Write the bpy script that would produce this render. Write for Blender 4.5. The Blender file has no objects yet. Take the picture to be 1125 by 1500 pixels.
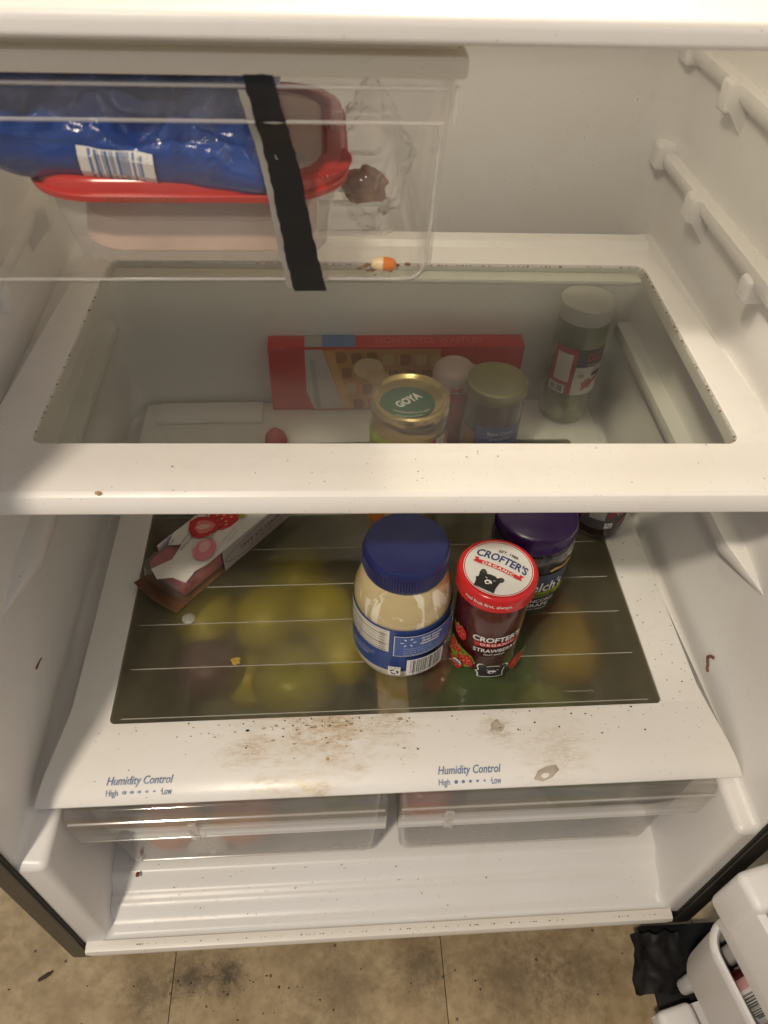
import bpy, bmesh, math, random
from mathutils import Vector, Matrix, noise
R = math.radians
PI = math.pi
S = bpy.context.scene
C = S.collection
random.seed(7)

# ------------------------------------------------------------------ camera
cam = bpy.data.cameras.new('camera')
cam.sensor_fit = 'VERTICAL'; cam.sensor_height = 36.0
cam.lens = 1098.0 * 36.0 / 1500.0
cam.clip_start = 0.01; cam.clip_end = 60
cam.dof.use_dof = True; cam.dof.focus_distance = 0.80; cam.dof.aperture_fstop = 11
camo = bpy.data.objects.new('camera', cam); C.objects.link(camo)
rt, up, fw = Vector((.9977, -.06, .0319)), Vector((.0216, .7249, .6885)), Vector((.0644, .6862, -.7246))
M = Matrix.Identity(4)
for i in range(3):
    M[i][0], M[i][1], M[i][2] = rt[i], up[i], -fw[i]
M.translation = Vector((-.0477, -.4581, .4072))
camo.matrix_world = M
S.camera = camo

# ------------------------------------------------------------------ light
W = bpy.data.worlds.new('World'); S.world = W; W.use_nodes = True
bg = W.node_tree.nodes['Background']
bg.inputs[0].default_value = (.62, .62, .66, 1); bg.inputs[1].default_value = .44

def lamp(name, kind, loc, col, power, size=.1, target=None):
    l = bpy.data.lights.new(name, kind); l.color = col; l.energy = power
    if kind == 'AREA':
        l.shape = 'DISK'; l.size = size
    else:
        l.shadow_soft_size = size
    o = bpy.data.objects.new(name, l); C.objects.link(o); o.location = loc
    if target is not None:
        o.rotation_euler = (Vector(target) - Vector(loc)).to_track_quat('-Z', 'Y').to_euler()
    return o
lamp('ceiling_lamp', 'POINT', (-.655, -.97, 1.52), (1, .87, .70), 92, .06)
lamp('window_light', 'AREA', (1.5, -1.5, 1.0), (.74, .84, 1.0), 5, .8, (.1, -.1, -.3))
lamp('fridge_bulb', 'POINT', (.05, .08, .50), (1, .87, .72), 2.6, .03)

S.view_settings.view_transform = 'Standard'
S.view_settings.look = 'None'
S.view_settings.exposure = 0.18
S.view_settings.gamma = 1.0
S.render.engine = 'CYCLES'
cy = S.cycles
cy.use_denoising = True
try: cy.denoiser = 'OPENIMAGEDENOISE'
except Exception: pass
cy.max_bounces = 12; cy.diffuse_bounces = 5; cy.glossy_bounces = 5; cy.transmission_bounces = 6
cy.transparent_max_bounces = 32
cy.sample_clamp_indirect = 4.0
cy.caustics_reflective = False; cy.caustics_refractive = False

# ------------------------------------------------------------------ materials
class NT:
    def __init__(s, name):
        s.m = bpy.data.materials.new(name); s.m.use_nodes = True
        s.t = s.m.node_tree; s.t.nodes.clear()
        s.out = s.n('ShaderNodeOutputMaterial')
    def n(s, k, **kw):
        d = s.t.nodes.new(k)
        for a, b in kw.items(): setattr(d, a, b)
        return d
    def l(s, a, b): s.t.links.new(a, b)
    def coord(s, gen=False):
        return s.n('ShaderNodeTexCoord').outputs['Generated' if gen else 'Object']
    def noise(s, sc, det=4, rough=.55, vec=None, dist=0):
        d = s.n('ShaderNodeTexNoise'); d.inputs['Scale'].default_value = sc
        d.inputs['Detail'].default_value = det; d.inputs['Roughness'].default_value = rough
        d.inputs['Distortion'].default_value = dist
        s.l(vec if vec is not None else s.coord(), d.inputs['Vector'])
        return d.outputs['Fac']
    def ramp(s, fac, a, b, c0=(0, 0, 0, 1), c1=(1, 1, 1, 1)):
        r = s.n('ShaderNodeValToRGB'); e = r.color_ramp.elements
        e[0].position = a; e[1].position = b; e[0].color = c0; e[1].color = c1
        s.l(fac, r.inputs[0]); return r.outputs[0]
    def math(s, op, a, b=None):
        d = s.n('ShaderNodeMath', operation=op)
        for i, x in enumerate((a, b)):
            if x is None: continue
            if isinstance(x, (int, float)): d.inputs[i].default_value = x
            else: s.l(x, d.inputs[i])
        return d.outputs[0]
    def mix(s, fac, a, b):
        d = s.n('ShaderNodeMix', data_type='RGBA')
        for i, x in ((0, fac), (6, a), (7, b)):
            if isinstance(x, (int, float)): d.inputs[i].default_value = x
            elif isinstance(x, tuple): d.inputs[i].default_value = (x + (1,))[:4]
            else: s.l(x, d.inputs[i])
        return d.outputs[2]
    def bsdf(s, col=(.8, .8, .8), rough=.4, metal=0, spec=.5, coat=0, sss=0, trans=0):
        b = s.n('ShaderNodeBsdfPrincipled')
        if isinstance(col, tuple): b.inputs['Base Color'].default_value = (col + (1,))[:4]
        else: s.l(col, b.inputs['Base Color'])
        if isinstance(rough, (int, float)): b.inputs['Roughness'].default_value = rough
        else: s.l(rough, b.inputs['Roughness'])
        b.inputs['Metallic'].default_value = metal
        b.inputs['Specular IOR Level'].default_value = spec
        b.inputs['Coat Weight'].default_value = coat
        b.inputs['Transmission Weight'].default_value = trans
        if sss:
            b.inputs['Subsurface Weight'].default_value = sss
            b.inputs['Subsurface Radius'].default_value = (.01, .006, .004)
        return b
    def bump(s, b, h, strength=.2, dist=.001):
        d = s.n('ShaderNodeBump'); d.inputs['Strength'].default_value = strength
        d.inputs['Distance'].default_value = dist
        s.l(h, d.inputs['Height']); s.l(d.outputs[0], b.inputs['Normal'])
    def done(s, b):
        s.l(b.outputs[0], s.out.inputs[0]); return s.m

def plain(name, col, rough=.4, metal=0, var=.08, bump=0, bscale=200, spec=.5, coat=0, vscale=30, sss=0):
    t = NT(name)
    n = t.noise(vscale, 5)
    lo = tuple(max(0, c * (1 - var * 2)) for c in col); hi = tuple(min(1, c * (1 + var)) for c in col)
    b = t.bsdf(t.mix(n, lo, hi), rough, metal, spec, coat, sss)
    if bump: t.bump(b, t.noise(bscale, 4), bump)
    return t.done(b)

def white(name, base=(.80, .775, .735), rough=.28, speck=.5, stains=(), grime=.25, bump=.12):
    """white moulded plastic with faint yellowing, dust specks and (optionally) dried spills of their own shape"""
    t = NT(name)
    y = t.ramp(t.noise(7, 4), .35, .75)
    col = t.mix(t.math('MULTIPLY', y, grime), base, (base[0] * .88, base[1] * .82, base[2] * .70))
    # dust specks
    for sc, th, dens in ((95, .10, .80), (260, .14, .74)):
        v = t.n('ShaderNodeTexVoronoi'); v.inputs['Scale'].default_value = sc
        t.l(t.coord(), v.inputs['Vector'])
        near = t.math('LESS_THAN', v.outputs['Distance'], th)
        sep = t.n('ShaderNodeSeparateColor'); t.l(v.outputs['Color'], sep.inputs[0])
        some = t.math('GREATER_THAN', sep.outputs[0], dens)
        clus = t.math('GREATER_THAN', t.noise(9, 3), .57 - .06 * speck)
        f = t.math('MULTIPLY', t.math('MULTIPLY', near, some), clus)
        col = t.mix(t.math('MULTIPLY', f, .75 * min(1, speck)), col, (.16, .11, .07))
    scuff = t.ramp(t.noise(26, 7, .68, dist=1.4), .56, .80)
    col = t.mix(t.math('MULTIPLY', scuff, .22), col, (base[0] * .72, base[1] * .70, base[2] * .66))
    rg = t.math('ADD', rough, t.math('MULTIPLY', scuff, .2))
    for (cx, cy_, cz, rad, colr, amt, sc) in stains:
        d = t.n('ShaderNodeVectorMath', operation='DISTANCE'); t.l(t.coord(), d.inputs[0])
        d.inputs[1].default_value = (cx, cy_, cz)
        fall = t.math('SUBTRACT', 1.0, t.math('DIVIDE', d.outputs['Value'], rad))
        mp = t.n('ShaderNodeMapping'); mp.inputs['Rotation'].default_value = (0, 0, R(-24)); mp.inputs['Scale'].default_value = (.55, 1.5, 1)
        t.l(t.coord(), mp.inputs[0])
        n = t.noise(sc, 7, .66, vec=mp.outputs[0], dist=.7)
        k = t.ramp(t.math('ADD', t.math('MULTIPLY', fall, .42), t.math('SUBTRACT', n, .60)), .06, .22)
        grit = t.ramp(t.noise(sc * 5, 6, .78, vec=mp.outputs[0]), .42, .60)
        core = t.ramp(t.math('ADD', t.math('MULTIPLY', fall, .42), t.math('SUBTRACT', n, .60)), .20, .34)
        col = t.mix(t.math('MULTIPLY', t.math('MULTIPLY', k, t.math('ADD', .25, t.math('MULTIPLY', grit, .75))), amt), col, colr)
        col = t.mix(t.math('MULTIPLY', t.math('MULTIPLY', core, grit), amt * .8), col, tuple(q * f_ for q, f_ in zip(colr, (.62, .52, .42))))
    b = t.bsdf(col, t.math('ADD', rg, t.math('MULTIPLY', t.noise(14, 5), .16)), 0, .5)
    t.bump(b, t.noise(60, 4), bump, .0006)
    return t.done(b)

def clear(name, tint=(.93, .93, .91), haze=.06, hazecol=(.8, .78, .74), rough=.06, ior=1.5, smear=0, bump=0, bscale=30, gloss=1.0):
    """thin clear plastic or glass: fresnel reflection over tinted see-through with a little milky haze"""
    t = NT(name)
    geo = t.n('ShaderNodeNewGeometry')
    front = t.math('SUBTRACT', 1.0, geo.outputs['Backfacing'])
    lw = t.n('ShaderNodeLayerWeight'); lw.inputs['Blend'].default_value = .5
    f0 = ((ior - 1) / (ior + 1)) ** 2 * 1.6
    fr = t.math('ADD', f0, t.math('MULTIPLY', 1 - f0, t.math('POWER', lw.outputs['Facing'], 5.0)))
    fr = t.math('MULTIPLY', fr, front)
    tr = t.n('ShaderNodeBsdfTransparent'); tr.inputs[0].default_value = tint + (1,)
    gl = t.n('ShaderNodeBsdfGlossy'); gl.inputs['Roughness'].default_value = rough
    gl.inputs['Color'].default_value = (gloss, gloss, gloss, 1)
    df = t.n('ShaderNodeBsdfDiffuse'); df.inputs[0].default_value = hazecol + (1,)
    m1 = t.n('ShaderNodeMixShader')
    h = haze
    if smear:
        h = t.math('ADD', haze, t.math('MULTIPLY', t.ramp(t.noise(11, 6, .6, dist=.8), .42, .80), smear))
    t.l(t.math('MULTIPLY', front, h), m1.inputs[0])
    t.l(tr.outputs[0], m1.inputs[1]); t.l(df.outputs[0], m1.inputs[2])
    m2 = t.n('ShaderNodeMixShader'); t.l(fr, m2.inputs[0])
    t.l(m1.outputs[0], m2.inputs[1]); t.l(gl.outputs[0], m2.inputs[2])
    if bump:
        d = t.n('ShaderNodeBump'); d.inputs['Strength'].default_value = bump; d.inputs['Distance'].default_value = .002
        t.l(t.noise(bscale, 4), d.inputs['Height']); t.l(d.outputs[0], gl.inputs['Normal']); t.l(d.outputs[0], lw.inputs['Normal'])
    return t.done(m2)

def misted(name, tint, haze, hazecol, blur, brough, rough=.09):
    """glass with condensation beneath: part of the light goes straight, part is scattered softly"""
    t = NT(name)
    geo = t.n('ShaderNodeNewGeometry'); front = t.math('SUBTRACT', 1.0, geo.outputs['Backfacing'])
    lw = t.n('ShaderNodeLayerWeight'); lw.inputs['Blend'].default_value = .5
    fr = t.math('MULTIPLY', front, t.math('ADD', .05, t.math('MULTIPLY', .95, t.math('POWER', lw.outputs['Facing'], 5.0))))
    tr = t.n('ShaderNodeBsdfTransparent'); tr.inputs[0].default_value = tint + (1,)
    rf = t.n('ShaderNodeBsdfRefraction'); rf.inputs['Color'].default_value = (1, 1, 1, 1); rf.inputs['IOR'].default_value = 1.19; rf.inputs['Roughness'].default_value = brough
    df = t.n('ShaderNodeBsdfDiffuse'); df.inputs[0].default_value = hazecol + (1,)
    gl = t.n('ShaderNodeBsdfGlossy'); gl.inputs['Roughness'].default_value = rough
    m0 = t.n('ShaderNodeMixShader'); t.l(t.math('MULTIPLY', front, t.ramp(t.noise(7, 4), .3, .6, (blur * .55,) * 3 + (1,), (blur,) * 3 + (1,))), m0.inputs[0])
    t.l(tr.outputs[0], m0.inputs[1]); t.l(rf.outputs[0], m0.inputs[2])
    m1 = t.n('ShaderNodeMixShader'); t.l(t.math('MULTIPLY', front, t.math('ADD', haze, t.math('MULTIPLY', t.ramp(t.noise(9, 6, .6, dist=.8), .45, .8), .04))), m1.inputs[0])
    t.l(m0.outputs[0], m1.inputs[1]); t.l(df.outputs[0], m1.inputs[2])
    m2 = t.n('ShaderNodeMixShader'); t.l(fr, m2.inputs[0]); t.l(m1.outputs[0], m2.inputs[1]); t.l(gl.outputs[0], m2.inputs[2])
    return t.done(m2)

def flat(name, col, rough=.45, var=.05): return plain(name, col, rough, 0, var, vscale=90)

MAT = {}
MAT['liner'] = white('liner_plastic', (.80, .785, .765), .26, .55, stains=[(-.2, -.18, -.53, .16, (.30, .22, .14), .35, 60)])
MAT['shelf'] = white('shelf_plastic', (.82, .80, .775), .24, .45)
MAT['cover'] = white('cover_plastic', (.82, .805, .775), .25, .5, stains=[
    (-.080, -.104, 0, .115, (.56, .42, .25), .48, 34), (-.048, -.092, 0, .042, (.52, .36, .17), .6, 60), (-.135, -.112, 0, .05, (.54, .39, .22), .5, 55),
    (.00, -.092, 0, .055, (.54, .41, .25), .45, 70), (.11, -.10, 0, .03, (.45, .37, .26), .5, 60),
    (-.075, -.150, 0, .022, (.64, .48, .18), .7, 50), (.165, -.125, 0, .07, (.56, .46, .32), .30, 60)])
MAT['aged'] = white('aged_beige_plastic', (.78, .73, .62), .35, .3, grime=.5)
MAT['trim'] = white('sill_plastic', (.82, .79, .73), .3, .9, grime=.5)
MAT['door'] = white('door_plastic', (.80, .79, .79), .3, .25)
MAT['cabinet'] = plain('dark_cabinet_paint', (.055, .048, .040), .38, 0, .2, .15, 90)
MAT['gasket'] = plain('black_rubber', (.012, .012, .012), .6, 0, .3, .2, 60, .2)
MAT['groove'] = plain('dark_seam', (.02, .018, .015), .8)
MAT['pane'] = clear('shelf_glass', (.91, .92, .89), .006, (.66, .65, .60), .07, 1.42, smear=.035)
MAT['coverpane'] = misted('cover_glass', (.93, .915, .83), .07, (.56, .51, .32), .70, .9, .05)
MAT['drawer'] = clear('drawer_plastic', (.975, .97, .965), .018, (.82, .80, .78), .06, 1.40, smear=.04)
MAT['edge'] = clear('drawer_edge_highlight', (.93, .92, .9), .30, (.82, .79, .76), .12, 1.5)  # whiter than the drawer plastic: edge highlights put into the colour
MAT['crisper'] = clear('crisper_plastic', (.955, .945, .93), .05, (.80, .75, .68), .08, 1.48, smear=.06)
MAT['crisperbody'] = misted('frosted_crisper', (.96, .95, .935), .045, (.80, .76, .70), .45, .65, .10)
MAT['jarglass'] = clear('jar_glass', (.96, .965, .955), .003, (.8, .8, .8), .03, 1.38)
MAT['petclear'] = clear('clear_jar_plastic', (.96, .95, .92), .03, (.8, .75, .65), .06, 1.5)
MAT['film'] = clear('crinkled_film', (.975, .975, .975), .06, (.85, .84, .83), .12, 1.45, bump=.5, bscale=40)
MAT['gold'] = plain('gold_lacquered_tin', (.62, .47, .22), .25, 1, .12)
MAT['bread'] = plain('pale_meat', (.74, .52, .42), .6, 0, .25, .4, 60)

# ------------------------------------------------------------------ mesh helpers
def mat4(loc=(0, 0, 0), rz=0, rx=0, ry=0):
    return Matrix.Translation(Vector(loc)) @ Matrix.Rotation(rz, 4, 'Z') @ Matrix.Rotation(ry, 4, 'Y') @ Matrix.Rotation(rx, 4, 'X')

def thing(name, label, cat, loc=(0, 0, 0), rz=0, group=None, rx=0, ry=0):
    o = bpy.data.objects.new(name, None); C.objects.link(o)
    o.empty_display_size = .02
    o.matrix_world = mat4(loc, rz, rx, ry)
    o['label'] = label; o['category'] = cat
    if group: o['group'] = group
    return o

def tag(o, label, cat, group=None, kind=None):
    o['label'] = label; o['category'] = cat
    if group: o['group'] = group
    if kind: o['kind'] = kind
    return o

WM = {}
def world(o): return WM[o.name] if o.name in WM else o.matrix_world.copy()

def link(name, me, mats, parent=None):
    if not isinstance(mats, (list, tuple)): mats = [mats]
    for m in mats: me.materials.append(m)
    o = bpy.data.objects.new(name, me); C.objects.link(o)
    if parent is not None:
        o.parent = parent
    return o

def obj(name, bm, mats, parent=None, local=True, smooth=35, origin=None):
    """link bm as one object; local=False: bm holds world coordinates"""
    if parent is not None and not local:
        p = parent; chain = Matrix.Identity(4)
        while p is not None:
            chain = p.matrix_basis @ chain; p = p.parent
        bm.transform(chain.inverted())
    off = None
    if parent is None and origin is not None:
        bm.transform(Matrix.Translation(-Vector(origin))); off = origin
    bmesh.ops.recalc_face_normals(bm, faces=bm.faces)
    me = bpy.data.meshes.new(name)
    bm.to_mesh(me); bm.free()
    if smooth:
        me.polygons.foreach_set('use_smooth', [True] * len(me.polygons))
        me.set_sharp_from_angle(angle=R(smooth))
    o = link(name, me, mats, parent)
    if off: o.location = off
    return o

def modmesh(o, *mods):
    """apply modifiers: (type, dict)"""
    for i, (ty, kw) in enumerate(mods):
        m = o.modifiers.new(f'm{i}', ty)
        for a, b in kw.items(): setattr(m, a, b)
    dg = bpy.context.evaluated_depsgraph_get()
    me = bpy.data.meshes.new_from_object(o.evaluated_get(dg))
    old = o.data
    o.modifiers.clear(); o.data = me
    bpy.data.meshes.remove(old)
    return o

def setsmooth(o, ang=35):
    o.data.polygons.foreach_set('use_smooth', [True] * len(o.data.polygons))
    o.data.set_sharp_from_angle(angle=R(ang))

def box(bm, x0, x1, y0, y1, z0, z1, bev=0, seg=2):
    r = bmesh.ops.create_cube(bm, size=1)
    vs = r['verts']
    for v in vs:
        v.co = Vector((x0 + (x1 - x0) * (v.co.x + .5), y0 + (y1 - y0) * (v.co.y + .5), z0 + (z1 - z0) * (v.co.z + .5)))
    if bev:
        es = list({e for v in vs for e in v.link_edges})
        bmesh.ops.bevel(bm, geom=es, offset=bev, segments=seg, profile=.5, affect='EDGES')
    return bm

def nbox(*a, **k): return box(bmesh.new(), *a, **k)

def lathe(prof, seg=48, bm=None, loc=(0, 0, 0), wob=0):
    bm = bm or bmesh.new(); rows = []
    for (r, z) in prof:
        if r < 1e-6:
            rows.append([bm.verts.new((loc[0], loc[1], loc[2] + z))]); continue
        rows.append([bm.verts.new((loc[0] + r * math.sin(2 * PI * k / seg), loc[1] - r * math.cos(2 * PI * k / seg), loc[2] + z)) for k in range(seg)])
    for a, b in zip(rows, rows[1:]):
        for k in range(seg):
            q = [a[k % len(a)], a[(k + 1) % len(a)], b[(k + 1) % len(b)], b[k % len(b)]]
            u = []
            for v in q:
                if v not in u: u.append(v)
            if len(u) > 2: bm.faces.new(u)
    return bm

def tube(pts, r, seg=8, bm=None, r2=None):
    bm = bm or bmesh.new(); rings = []
    n = len(pts); pts = [Vector(p) for p in pts]
    for i, p in enumerate(pts):
        d = (pts[min(i + 1, n - 1)] - pts[max(i - 1, 0)]).normalized()
        a = d.orthogonal().normalized() if i == 0 else (rings_a - d * rings_a.dot(d)).normalized()
        rings_a = a; b = d.cross(a)
        rr = r if r2 is None else r + (r2 - r) * i / (n - 1)
        rings.append([bm.verts.new(p + (a * math.cos(2 * PI * k / seg) + b * math.sin(2 * PI * k / seg)) * rr) for k in range(seg)])
    for u, v in zip(rings, rings[1:]):
        for k in range(seg): bm.faces.new((u[k], u[(k + 1) % seg], v[(k + 1) % seg], v[k]))
    bm.faces.new(rings[0][::-1]); bm.faces.new(rings[-1])
    return bm

def extrude_x(prof, xf, bm=None):
    """close polygon prof [(y,z)] extruded between x functions xf(y)->(x0,x1)"""
    bm = bm or bmesh.new()
    a = [bm.verts.new((xf(y)[0], y, z)) for y, z in prof]
    b = [bm.verts.new((xf(y)[1], y, z)) for y, z in prof]
    n = len(prof)
    for i in range(n): bm.faces.new((a[i], a[(i + 1) % n], b[(i + 1) % n], b[i]))
    bm.faces.new(a[::-1]); bm.faces.new(b)
    return bm

def rrect(x0, x1, y0, y1, r, seg=6):
    out = []
    for cx, cy_, a0 in ((x1 - r, y1 - r, 0), (x0 + r, y1 - r, 90), (x0 + r, y0 + r, 180), (x1 - r, y0 + r, 270)):
        for k in range(seg + 1):
            a = R(a0 + 90 * k / seg); out.append((cx + r * math.cos(a), cy_ + r * math.sin(a)))
    return out

def prism(pts, z0, z1, bm=None):
    bm = bm or bmesh.new()
    a = [bm.verts.new((x, y, z0)) for x, y in pts]; b = [bm.verts.new((x, y, z1)) for x, y in pts]
    n = len(pts)
    for i in range(n): bm.faces.new((a[i], a[(i + 1) % n], b[(i + 1) % n], b[i]))
    bm.faces.new(a[::-1]); bm.faces.new(b)
    return bm

def loops(rows, cap0=True, cap1=False, bm=None):
    bm = bm or bmesh.new()
    vr = [[bm.verts.new(p) for p in r] for r in rows]
    for a, b in zip(vr, vr[1:]):
        n = len(a)
        for k in range(n): bm.faces.new((a[k], a[(k + 1) % n], b[(k + 1) % n], b[k]))
    if cap0: bm.faces.new(vr[0][::-1])
    if cap1: bm.faces.new(vr[-1])
    return bm

def cut(o, cutters, bev=.0, seg=3, ang=30):
    tmp = []
    for i, b in enumerate(cutters):
        c = obj('cutter', b, [], None, smooth=0); tmp.append(c)
    mods = [('BOOLEAN', dict(operation='DIFFERENCE', object=c, solver='EXACT')) for c in tmp]
    if bev: mods.append(('BEVEL', dict(width=bev, segments=seg, limit_method='ANGLE', angle_limit=R(ang))))
    modmesh(o, *mods)
    for c in tmp:
        me = c.data; bpy.data.objects.remove(c); bpy.data.meshes.remove(me)
    setsmooth(o)
    return o

def rough_up(bm, amp, sc, seed=0):
    for v in bm.verts:
        n = v.normal if v.normal.length else Vector((0, 0, 1))
        v.co += n * amp * noise.noise(v.co * sc + Vector((seed, seed * 1.7, 0)))

def blob(c, rad, seed=0, amp=.1, sc=20, sub=4, bm=None):
    t = bmesh.new(); bmesh.ops.create_icosphere(t, subdivisions=sub, radius=1)
    for v in t.verts:
        d = v.co.normalized()
        k = 1 + amp * noise.fractal(d * sc * .1 + Vector((seed * 3.1, seed, 0)), 1, 2, 4)
        v.co = Vector((c[0] + d.x * rad[0] * k, c[1] + d.y * rad[1] * k, c[2] + d.z * rad[2] * k))
    if bm is None: return t
    me = bpy.data.meshes.new('t'); t.to_mesh(me); t.free(); bm.from_mesh(me); bpy.data.meshes.remove(me)
    return bm

# ------------------------------------------------------------------ flat print (labels, lettering) as thin geometry
_tc = {}
def text_tris(s, shear=0, bold=0, spacing=1.0):
    k = (s, shear, bold, spacing)
    if k in _tc: return _tc[k]
    cu = bpy.data.curves.new('t', 'FONT'); cu.body = s; cu.size = 1; cu.shear = shear; cu.offset = bold
    cu.resolution_u = 3; cu.space_character = spacing; cu.fill_mode = 'FRONT'
    o = bpy.data.objects.new('t', cu); C.objects.link(o)
    dg = bpy.context.evaluated_depsgraph_get()
    me = bpy.data.meshes.new_from_object(o.evaluated_get(dg))
    v = [(p.co.x, p.co.y) for p in me.vertices]; f = [tuple(p.vertices) for p in me.polygons]
    bpy.data.objects.remove(o); bpy.data.curves.remove(cu); bpy.data.meshes.remove(me)
    xs = [p[0] for p in v]; ys = [p[1] for p in v]
    _tc[k] = (v, f, min(xs), max(xs), min(ys), max(ys))
    return _tc[k]

class Print:
    def __init__(s, fn, step=.004): s.fn = fn; s.items = []; s.mats = []; s.step = step; s.layer = 0
    def _m(s, m):
        if m not in s.mats: s.mats.append(m)
        return s.mats.index(m)
    def tri(s, m, v, f):
        s.layer += 1; s.items.append((s._m(m), v, f, s.layer))
    def poly(s, m, pts): s.tri(m, list(pts), [tuple(range(len(pts)))])
    def rect(s, m, x0, x1, y0, y1): s.poly(m, [(x0, y0), (x1, y0), (x1, y1), (x0, y1)])
    def rects(s, m, lst):
        v = []; f = []
        for (x0, x1, y0, y1) in lst:
            i = len(v); v += [(x0, y0), (x1, y0), (x1, y1), (x0, y1)]; f.append((i, i + 1, i + 2, i + 3))
        s.tri(m, v, f)
    def ell(s, m, cx, cy_, a, b, rot=0, n=24):
        c, q = math.cos(rot), math.sin(rot)
        s.poly(m, [(cx + a * math.cos(t) * c - b * math.sin(t) * q, cy_ + a * math.cos(t) * q + b * math.sin(t) * c) for t in [2 * PI * k / n for k in range(n)]])
    def ring(s, m, cx, cy_, r0, r1, n=48):
        v = []; f = []
        for k in range(n):
            t = 2 * PI * k / n; v += [(cx + r0 * math.cos(t), cy_ + r0 * math.sin(t)), (cx + r1 * math.cos(t), cy_ + r1 * math.sin(t))]
        for k in range(n):
            a = 2 * k; b = 2 * ((k + 1) % n); f.append((a, a + 1, b + 1, b))
        s.tri(m, v, f)
    def line(s, m, pts, w):
        v = []; f = []
        for (x0, y0), (x1, y1) in zip(pts, pts[1:]):
            d = Vector((x1 - x0, y1 - y0)); 
            if d.length < 1e-9: continue
            n = Vector((-d.y, d.x)).normalized() * w / 2; i = len(v)
            v += [(x0 - n.x, y0 - n.y), (x1 - n.x, y1 - n.y), (x1 + n.x, y1 + n.y), (x0 + n.x, y0 + n.y)]; f.append((i, i + 1, i + 2, i + 3))
        s.tri(m, v, f)
    def text(s, m, body, cx, cy_, w, h=None, rot=0, shear=0, bold=0, arc=0, spacing=1.0):
        v, f, x0, x1, y0, y1 = text_tris(body, shear, bold, spacing)
        sx = w / (x1 - x0); sy = sx if h is None else h / (y1 - y0)
        c, q = math.cos(rot), math.sin(rot); out = []
        for x, y in v:
            a = (x - (x0 + x1) / 2) * sx; b = (y - (y0 + y1) / 2) * sy
            if arc: b -= arc * (a / (w / 2)) ** 2
            out.append((cx + a * c - b * q, cy_ + a * q + b * c))
        s.tri(m, out, f)
    def barcode(s, m, x0, x1, y0, y1, seed=1, n=30):
        rr = random.Random(seed); lst = []; x = x0; u = (x1 - x0) / (n * 3.2)
        while x < x1:
            w = u * rr.choice((1, 1, 2, 3)); lst.append((x, min(x + w, x1), y0, y1)); x += w + u * rr.choice((1, 1, 2, 3))
        s.rects(m, lst)
    def build(s, name, parent):
        bm = bmesh.new()
        for mi, v, f, lay in s.items:
            t = bmesh.new(); vs = [t.verts.new((x, y, 0)) for x, y in v]
            for q in f:
                try: t.faces.new([vs[i] for i in q])
                except ValueError: pass
            if s.step:
                bmesh.ops.triangulate(t, faces=t.faces[:])
                for _ in range(5):
                    es = [e for e in t.edges if e.calc_length() > s.step]
                    if not es or len(t.faces) > 6000: break
                    bmesh.ops.subdivide_edges(t, edges=es, cuts=1); bmesh.ops.triangulate(t, faces=t.faces[:])
            bmesh.ops.recalc_face_normals(t, faces=t.faces)
            i0 = {}
            for q in t.verts: i0[q] = bm.verts.new(s.fn(q.co.x, q.co.y, lay))
            for q in t.faces:
                try:
                    nf = bm.faces.new([i0[w] for w in q.verts]); nf.material_index = mi
                except ValueError: pass
            t.free()
        me = bpy.data.meshes.new(name); bm.to_mesh(me); bm.free()
        return link(name, me, s.mats, parent)

EPS = .00012
def on_cyl(r, a0=0, z0=0):
    return lambda u, v, l: Vector(((r + .0003 + EPS * l) * math.sin(a0 + u / r), -(r + .0003 + EPS * l) * math.cos(a0 + u / r), z0 + v))
def on_plane(o, ux, uy, off=.0003):
    o, ux, uy = Vector(o), Vector(ux).normalized(), Vector(uy).normalized(); n = ux.cross(uy).normalized()
    return lambda u, v, l: o + ux * u + uy * v + n * (off + EPS * l)

INK = {k: flat('ink_' + k, c, .4) for k, c in dict(
    white=(.80, .79, .76), black=(.012, .012, .013), red=(.55, .02, .025), blue=(.035, .075, .26), navy=(.02, .035, .16),
    panelblue=(.05, .11, .36), cream=(.78, .74, .64), green=(.012, .085, .035), leaf=(.30, .36, .05), lime=(.30, .38, .03), grey=(.42, .41, .39),
    pink=(.72, .22, .26), crimson=(.42, .012, .03), darkred=(.20, .012, .015), humid=(.13, .19, .34), yellow=(.62, .50, .05), seed=(.80, .60, .20),
    gold=(.60, .42, .16), waffle=(.62, .30, .07), brown=(.22, .09, .03), sky=(.12, .22, .48), palegreen=(.36, .42, .30), bandblue=(.03, .055, .20)).items()}

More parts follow.
